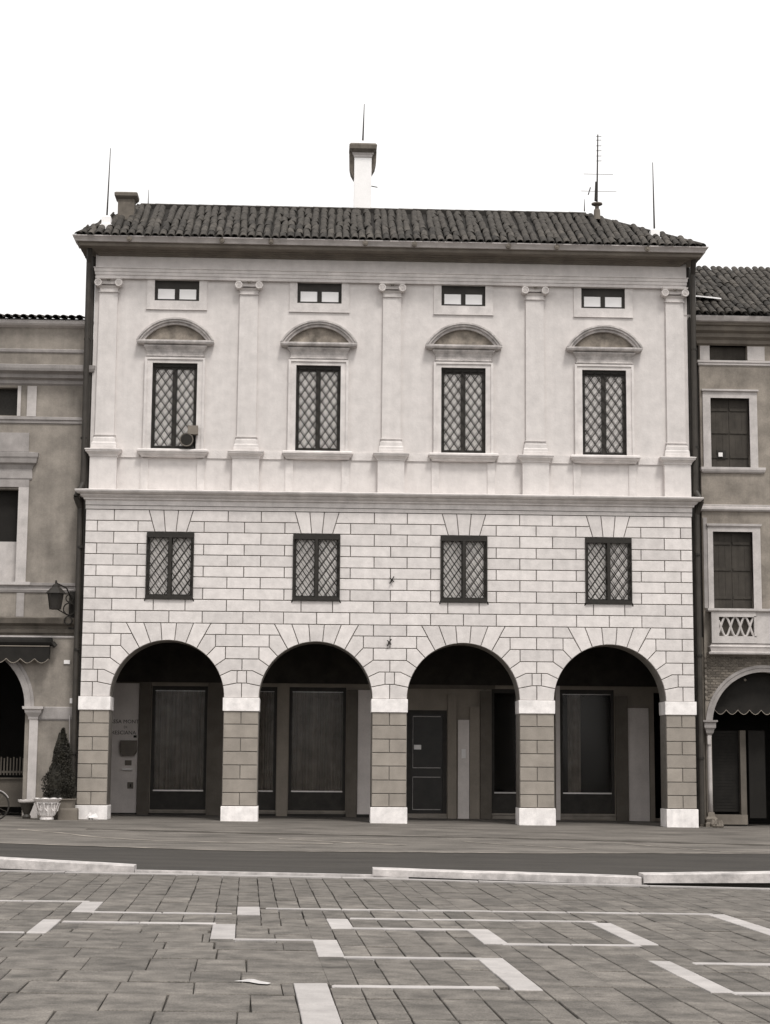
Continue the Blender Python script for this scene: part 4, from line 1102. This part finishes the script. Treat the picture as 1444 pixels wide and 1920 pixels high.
# balcony: sill, pierced balustrade slab, moulded ledge
bal = bpy.data.objects.new('balcony', None); bal.location = (8.3, RY0-.3, 4.1); link(bal, rn)
add(MB().mould(7.66, 9.6, RY0-.22, RY0, [(.0, 5.10), (.03, 5.13), (.03, 5.18)]), 'hand_rail', M_rtrm, bal)
def loop_panel():
    b = MB(); y0, y1 = RY0-.20, RY0-.12
    b.box(7.72, 7.90, y0-.01, y1, 4.35, 5.10); b.box(8.75, 8.80, y0-.01, y1, 4.50, 5.0); b.box(8.80, 9.5, y0+.02, y1+.02, 4.35, 5.10); b.box(7.90, 8.80, y0-.01, y1, 4.35, 4.52); b.box(7.90, 8.80, y0-.01, y1, 4.98, 5.10)
    # intertwined curving ribs
    for ph in (0, 1):
        N = 48; A = .20; pts = []
        for k in range(N+1):
            x = lerp(7.90, 8.75, k/N); z = 4.75+(1 if ph else -1)*.235*math.cos((x-7.90)/.235*math.pi*1.0+.9); pts.append((x, z))
        for (xa_, za_), (xb_, zb_) in zip(pts, pts[1:]): b.tube((xa_, (y0+y1)/2, za_), (xb_, (y0+y1)/2, zb_), .028, 6)
    return b
add(loop_panel(), 'balustrade', M_rtrm, bal)
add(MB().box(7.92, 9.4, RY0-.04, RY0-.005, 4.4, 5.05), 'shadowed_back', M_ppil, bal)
add(MB().mould(7.66, 9.6, RY0-.24, RY0, [(.0, 4.08), (.02, 4.09), (.03, 4.13), (-.04, 4.15), (-.02, 4.23), (.0, 4.27), (-.04, 4.30), (-.03, 4.33)]), 'ledge', M_rtrm, bal)
# brick courses round the arch
n = 0; z = 2.5; row = 0
while z < 4.04:
    x = 7.585+(.06 if row % 2 else 0); row += 1
    while x < 9.6:
        if math.hypot(x+.06-rc, max(0, z+.03-rzs)) > rrr+.16 and x < 9.5:
            o = bpy.data.objects.new('brick', cache.setdefault('brick', MB().prism([(0, 0), (.115, 0), (.115, .05), (0, .05)], 0, .03, .004).mesh('brick', M_bric))); link(o, rn); o.location = (x, RY0-.02+random.uniform(0, .006), z)
        x += .125
    z += .062
b = MB(); archring(b, rc, rzs, rrr-.02, rrr+.07, RY0-.03, RY0+.3); archring(b, rc, rzs, rrr+.074, rrr+.14, RY0-.045, RY0)
b.build('arch_moulding', M_ltrm, rn)
MB().box(7.60, 7.69, RY0-.08, RY0-.021, 1.95, 2.15).build('wall_bracket', M_rtrm, rn)
MB().mould(7.57, 7.74, RY0-.10, RY0+.15, [(-.04, 2.16), (.0, 2.22), (.02, 2.30), (.05, 2.34), (.055, 2.46), (.09, 2.48), (.09, 2.52)]).build('capital', M_ltrm, rn)
MB().lathe(7.655, RY0-.0, [(.062, .36), (.06, 1.0), (.055, 2.05), (.06, 2.1), (.07, 2.16)], 14).build('column', M_rtrm, rn, smooth=True)
MB().mould(7.59, 7.73, RY0-.08, RY0+.1, [(.08, -.1), (.08, .10), (.05, .13), (.07, .2), (.02, .26), (.0, .36)]).build('column_base', M_corn, rn)
# roller shutter and posts inside the arch
b = MB()
for k in range(26): z = .35+k*.075; b.box(7.74, 8.58, 1.60, 1.64, z, z+.068)
b.build('roller_shutter', mat('black_shutter_paint', tone(.012, 1.2), .3, 4), rn)
MB().box(8.58, 8.72, 1.45, 1.65, .2, 2.3).build('door_post', M_ppil, rn)
MB().box(8.80, 9.2, 1.5, 1.65, .2, 2.3).build('wall_panel', M_void, rn)
MB().box(7.70, 8.72, 1.4, 1.65, .05, .28).build('threshold', M_corn, rn)

def scallop(x0, x1, zt, zb, y, n, amp, par, yt=None):
    """awning valance with scalloped hem and pale piping"""
    top = [(x0, zt), (x1, zt)]; hem = []; N = n*8
    for k in range(N+1):
        u = k/N; hem.append((lerp(x1, x0, u), zb-amp*abs(math.sin(u*n*math.pi))))
    b = MB().prism(top[::-1]+hem[::-1] if False else [(x0, zt)]+hem[::-1]+[(x1, zt)], y, y+.012); b.build('valance', M_awn, par)
    b = MB()
    for (xa_, za_), (xb_, zb_) in zip(hem, hem[1:]): b.tube((xa_, y-.004, za_), (xb_, y-.004, zb_), .009, 5)
    b.build('hem_piping', M_awnt, par)
aw = empty('left_awning', 'rolled dark awning with wavy pale hem over the left arcade arch', 'awning')
b = MB(); b.tube((-9.6, .30, 4.20), (-7.90, .30, 4.20), .10, 10); b.build('roller', M_awn, aw)
MB().box(-9.6, -7.95, .24, .36, 3.80, 4.12).build('canvas', M_awn, aw)
scallop(-9.6, -7.96, 4.08, 3.80, .225, 5, .10, aw)
MB().box(-9.6, -7.95, .212, .224, 4.085, 4.105).build('canvas_seam', M_awnt, aw)
MB().tube((-7.90, .30, 4.18), (-7.82, .30, 4.10), .06, 8).build('roller_end', M_iron, aw)
aw2 = empty('right_awning', 'dark canvas awning with scalloped edge inside the right arcade arch', 'awning')
b = MB(); zt = 3.75
P = arc(rc, rzs, rrr-.03, math.pi*.93, .12, 24)
b.prism([(x, max(z, 2.80)) for x, z in P]+[(10.2, 2.80), (7.8, 2.80)], .98, .995)
b.build('canvas', M_awn, aw2); scallop(7.86, 10.4, 2.85, 2.78, .96, 9, .11, aw2)
o = MB().tube((8.62, .975, 3.5), (8.62, .965, 3.5), .035, 5); o.build('emblem', M_awnt, aw2)

# wall plaque
o = MB().box(-7.64, -7.50, LY-.03, LY-.002, 3.70, 3.79).build('wall_plaque', M_plat); tag(base(o, (-7.57, LY, 3.70)), 'small white square plaque on the left house beside the corner downpipe', 'plaque')
# lantern
lt = empty('wall_lantern', 'black iron wall lantern on a scrolled bracket at the left house corner', 'lantern', (-7.80, -.10, 4.93))
b = MB().lathe(0, 0, [(.12, .0), (.125, .02), (.175, .36), (.19, .38)], 6); b.build('glass_body', mat('smoked_lantern_glass', tone(.025, 1.4), .2, 5, rough=.5), lt)
b = MB()
for k in range(6):
    a = k*math.pi/3; b.tube((.125*math.cos(a), .125*math.sin(a), 0), (.18*math.cos(a), .18*math.sin(a), .37), .012, 5)
b.build('glazing_bars', M_iron, lt)
MB().lathe(0, 0, [(.24, .37), (.23, .39), (.12, .50), (.09, .52), (.08, .57), (.03, .60), (.02, .68)], 6).build('lantern_cap', M_iron, lt)
b = MB(); b.tube((0, 0, .62), (.22, .2, .52), .018, 6); b.tube((.22, .2, .52), (.30, .45, .30), .018, 6); b.tube((.30, .45, .30), (.30, .55, -.25), .018, 6)
b.ring((.27, .42, .05), .14, .016, 'Y', 18, 6); b.ring((.25, .42, -.22), .09, .016, 'Y', 16, 6); b.tube((.06, .0, .0), (.28, .5, -.12), .014, 6)
b.ring((.27, .42, .3), .09, .014, 'Y', 16, 6); b.box(.24, .38, .55, .6, -.45, .48)
b.build('scroll_bracket', M_iron, lt)

# ------------------------------------------------------------------ planters, shrub, stone block, bicycle
def urn(loc, label, sc=1.0, group=None):
    t = empty('urn_planter', label, 'planter', loc, group)
    sh = lambda tt, ip: .045*abs(math.cos(tt*5))-.02 if ip >= 5 else (.02*math.cos(tt*10) if ip > 2 else 0)
    MB().lathe(0, 0, [(.13*sc, 0), (.155*sc, .015), (.15*sc, .05), (.125*sc, .075), (.165*sc, .10), (.20*sc, .22), (.25*sc, .36*sc+.04), (.315*sc, .43*sc+.03), (.325*sc, .45*sc+.03), (.28*sc, .44*sc+.03)], 40, sh).build('bowl', M_urn, t)
    b = MB()
    for k in range(10):
        a = k*math.pi/5+.2; ca, sa = math.cos(a), math.sin(a)
        for (r0, z0), (r1, z1), w_ in (((.17, .12), (.215, .24), .014), ((.215, .24), (.275, .38), .017)):
            b.tube((r0*sc*ca*1.03, r0*sc*sa*1.03, z0*sc), (r1*sc*ca*1.03, r1*sc*sa*1.03, z1*sc), w_, 5)
        c2, s2 = math.cos(a+.31), math.sin(a+.31)
        b.tube((.225*sc*ca, .225*sc*sa, .27*sc), (.24*sc*c2, .24*sc*s2, .20*sc), .012, 5); b.tube((.24*sc*c2, .24*sc*s2, .20*sc), (.26*sc*c2, .26*sc*s2, .32*sc), .012, 5)
    b.build('relief', M_urn, t)
    MB().lathe(0, 0, [(.27*sc, .36*sc), (.10, .40*sc), (.02, .41*sc)], 16).build('soil', M_grou, t)
    return t
urn((-7.70, -1.0, gz(-7.7, -1.0)), 'white carved urn planter with shell rim in front of the corner shrub')
bw_ = empty('stone_bowl', 'dark bowl with pale scalloped rim half hidden at the foot of the left arcade column', 'planter', (-8.26, -.3, gz(-8.3, -.3)))
MB().lathe(0, 0, [(.09, 0), (.10, .05), (.07, .10), (.11, .2), (.17, .36), (.16, .37)], 20).build('bowl', M_pipe, bw_)
MB().lathe(0, 0, [(.17, .36), (.20, .39), (.20, .425), (.16, .42)], 30, lambda tt, ip: .06*abs(math.cos(tt*5))-.03).build('rim', M_rtrm, bw_)
# dark cone shaped shrub in a low grey tub
sb = empty('cone_shrub', 'dark pointed evergreen shrub in a low grey tub between the arcade column and the palazzo', 'shrub', (-7.56, -.25, gz(-7.5, -.2)))
MB().lathe(0, 0, [(.34, 0), (.36, .05), (.40, .42), (.43, .44), (.43, .47), (.38, .46)], 24).build('tub', M_corn, sb)
MB().tube((0, 0, .3), (.02, 0, 1.6), .03, 8, .012).build('trunk', M_dark, sb)
b = MB(); rnd = random.Random(3)
def prof(z): return .40*(1-((z-.45)/1.62))**.75*(1+.13*math.sin(z*9))
core = MB().lathe(0, 0, [(prof(zz)*.72+.005, zz) for zz in [.46+.1*k for k in range(16)]], 10)
core.build('inner_foliage', M_leaf, sb)
for k in range(5200):
    z = .45+1.6*(rnd.random()**1.25); rmax = prof(min(z, 2.05)); a = rnd.random()*2*math.pi
    r_ = rmax*(.70+.36*rnd.random())*(1+.12*math.sin(a*3+z*5)); c = Vector((r_*math.cos(a)+.03*z, r_*math.sin(a)*.85, z))
    d1 = Vector((rnd.gauss(0, 1), rnd.gauss(0, 1), rnd.gauss(.5, 1))).normalized(); d2 = d1.orthogonal().normalized()
    l, w_ = rnd.uniform(.025, .05), rnd.uniform(.008, .014); nn = len(b.v)
    b.v += [tuple(c-d1*l), tuple(c+d2*w_), tuple(c+d1*l), tuple(c-d2*w_)]; b.f.append((nn, nn+1, nn+2, nn+3))
o = b.build('foliage', M_leaf, sb, kind='stuff')
b = MB().mould(-.20, .20, -.14, .14, [(.0, -.05), (.015, .0), (.012, .22), (.0, .26)])
o = b.build('stone_block', M_corn); o.location = (-7.27, -.65, gz(-7.2, -.6)+.0); tag(o, 'low grey stone block on the pavement against the palazzo corner pier', 'stone block')
# crumpled paper at the foot of the left pier
b = MB().lathe(0, 0, [(.05, 0), (.09, .02), (.06, .05), (.02, .07)], 7, lambda t_, ip: .35*math.sin(t_*3+ip))
o = b.build('litter_scrap', M_plat); o.location = (-6.80, -.30, gz(-6.8, -.3)+.03); o.scale = (1.4, 1, .8); tag(o, 'small crumpled scrap of white paper at the foot of the leftmost pier', 'litter')
# rubble heap / small stone at the right column
b = MB()
for k in range(7): b.lathe(.07*math.cos(k*2.1)*k/3, -.05+.04*math.sin(k*1.7), [(.05, .0+.02*(k % 3)), (.075, .04+.02*(k % 3)), (.05, .10+.02*(k % 3)), (.01, .12+.02*(k % 3))], 7, lambda t_, ip: .2*math.sin(t_*2+k))
o = b.build('rubble', M_corn); o.location = (7.62, .15, gz(7.6, .2)); tag(o, 'small heap of broken stones at the foot of the right house column', 'rubble')

bc = empty('bicycle', 'bicycle cut off by the left edge of the photo in front of the arcade', 'bicycle', (-8.78, -2.2, gz(-8.8, -2.2)))
def wheel(x, par):
    w_ = bpy.data.objects.new('wheel', None); w_.location = (x, 0, .33); link(w_, par)
    MB().ring((0, 0, 0), .31, .018, 'Y', 32, 6).build('tyre', M_iron, w_)
    b = MB()
    for k in range(14): a = k*math.pi/7; b.tube((0, 0, 0), (.30*math.cos(a), 0, .30*math.sin(a)), .003, 4)
    b.build('spokes', M_box, w_)
wheel(.12, bc); wheel(-.90, bc)
b = MB()
for p, q, r_ in (((.12, 0, .33), (-.05, 0, .80), .013), ((-.05, 0, .80), (-.08, 0, .92), .014), ((-.06, 0, .74), (-.55, 0, .78), .014), ((-.04, 0, .66), (-.48, 0, .32), .014), ((-.48, 0, .32), (-.60, 0, .85), .013), ((-.48, 0, .32), (-.90, 0, .33), .010), ((-.57, 0, .74), (-.90, 0, .33), .009)):
    b.tube(p, q, r_, 7)
b.build('frame', M_dark, bc)
b = MB(); b.tube((-.08, -.28, .96), (-.08, .28, .96), .012, 7); b.tube((-.08, -.28, .96), (.0, -.30, .93), .016, 7); b.tube((-.08, .28, .96), (-.2, .30, .93), .016, 7); b.build('handlebar', M_brass, bc)
MB().lathe(-.60, 0, [(.03, .86), (.10, .88), (.11, .91), (.04, .93)], 12).build('saddle', M_dark, bc)
b = MB(); b.ring((.12, 0, .33), .34, .012, 'Y', 14, 5, R(30), R(150)); b.build('mudguard', M_brass, bc)
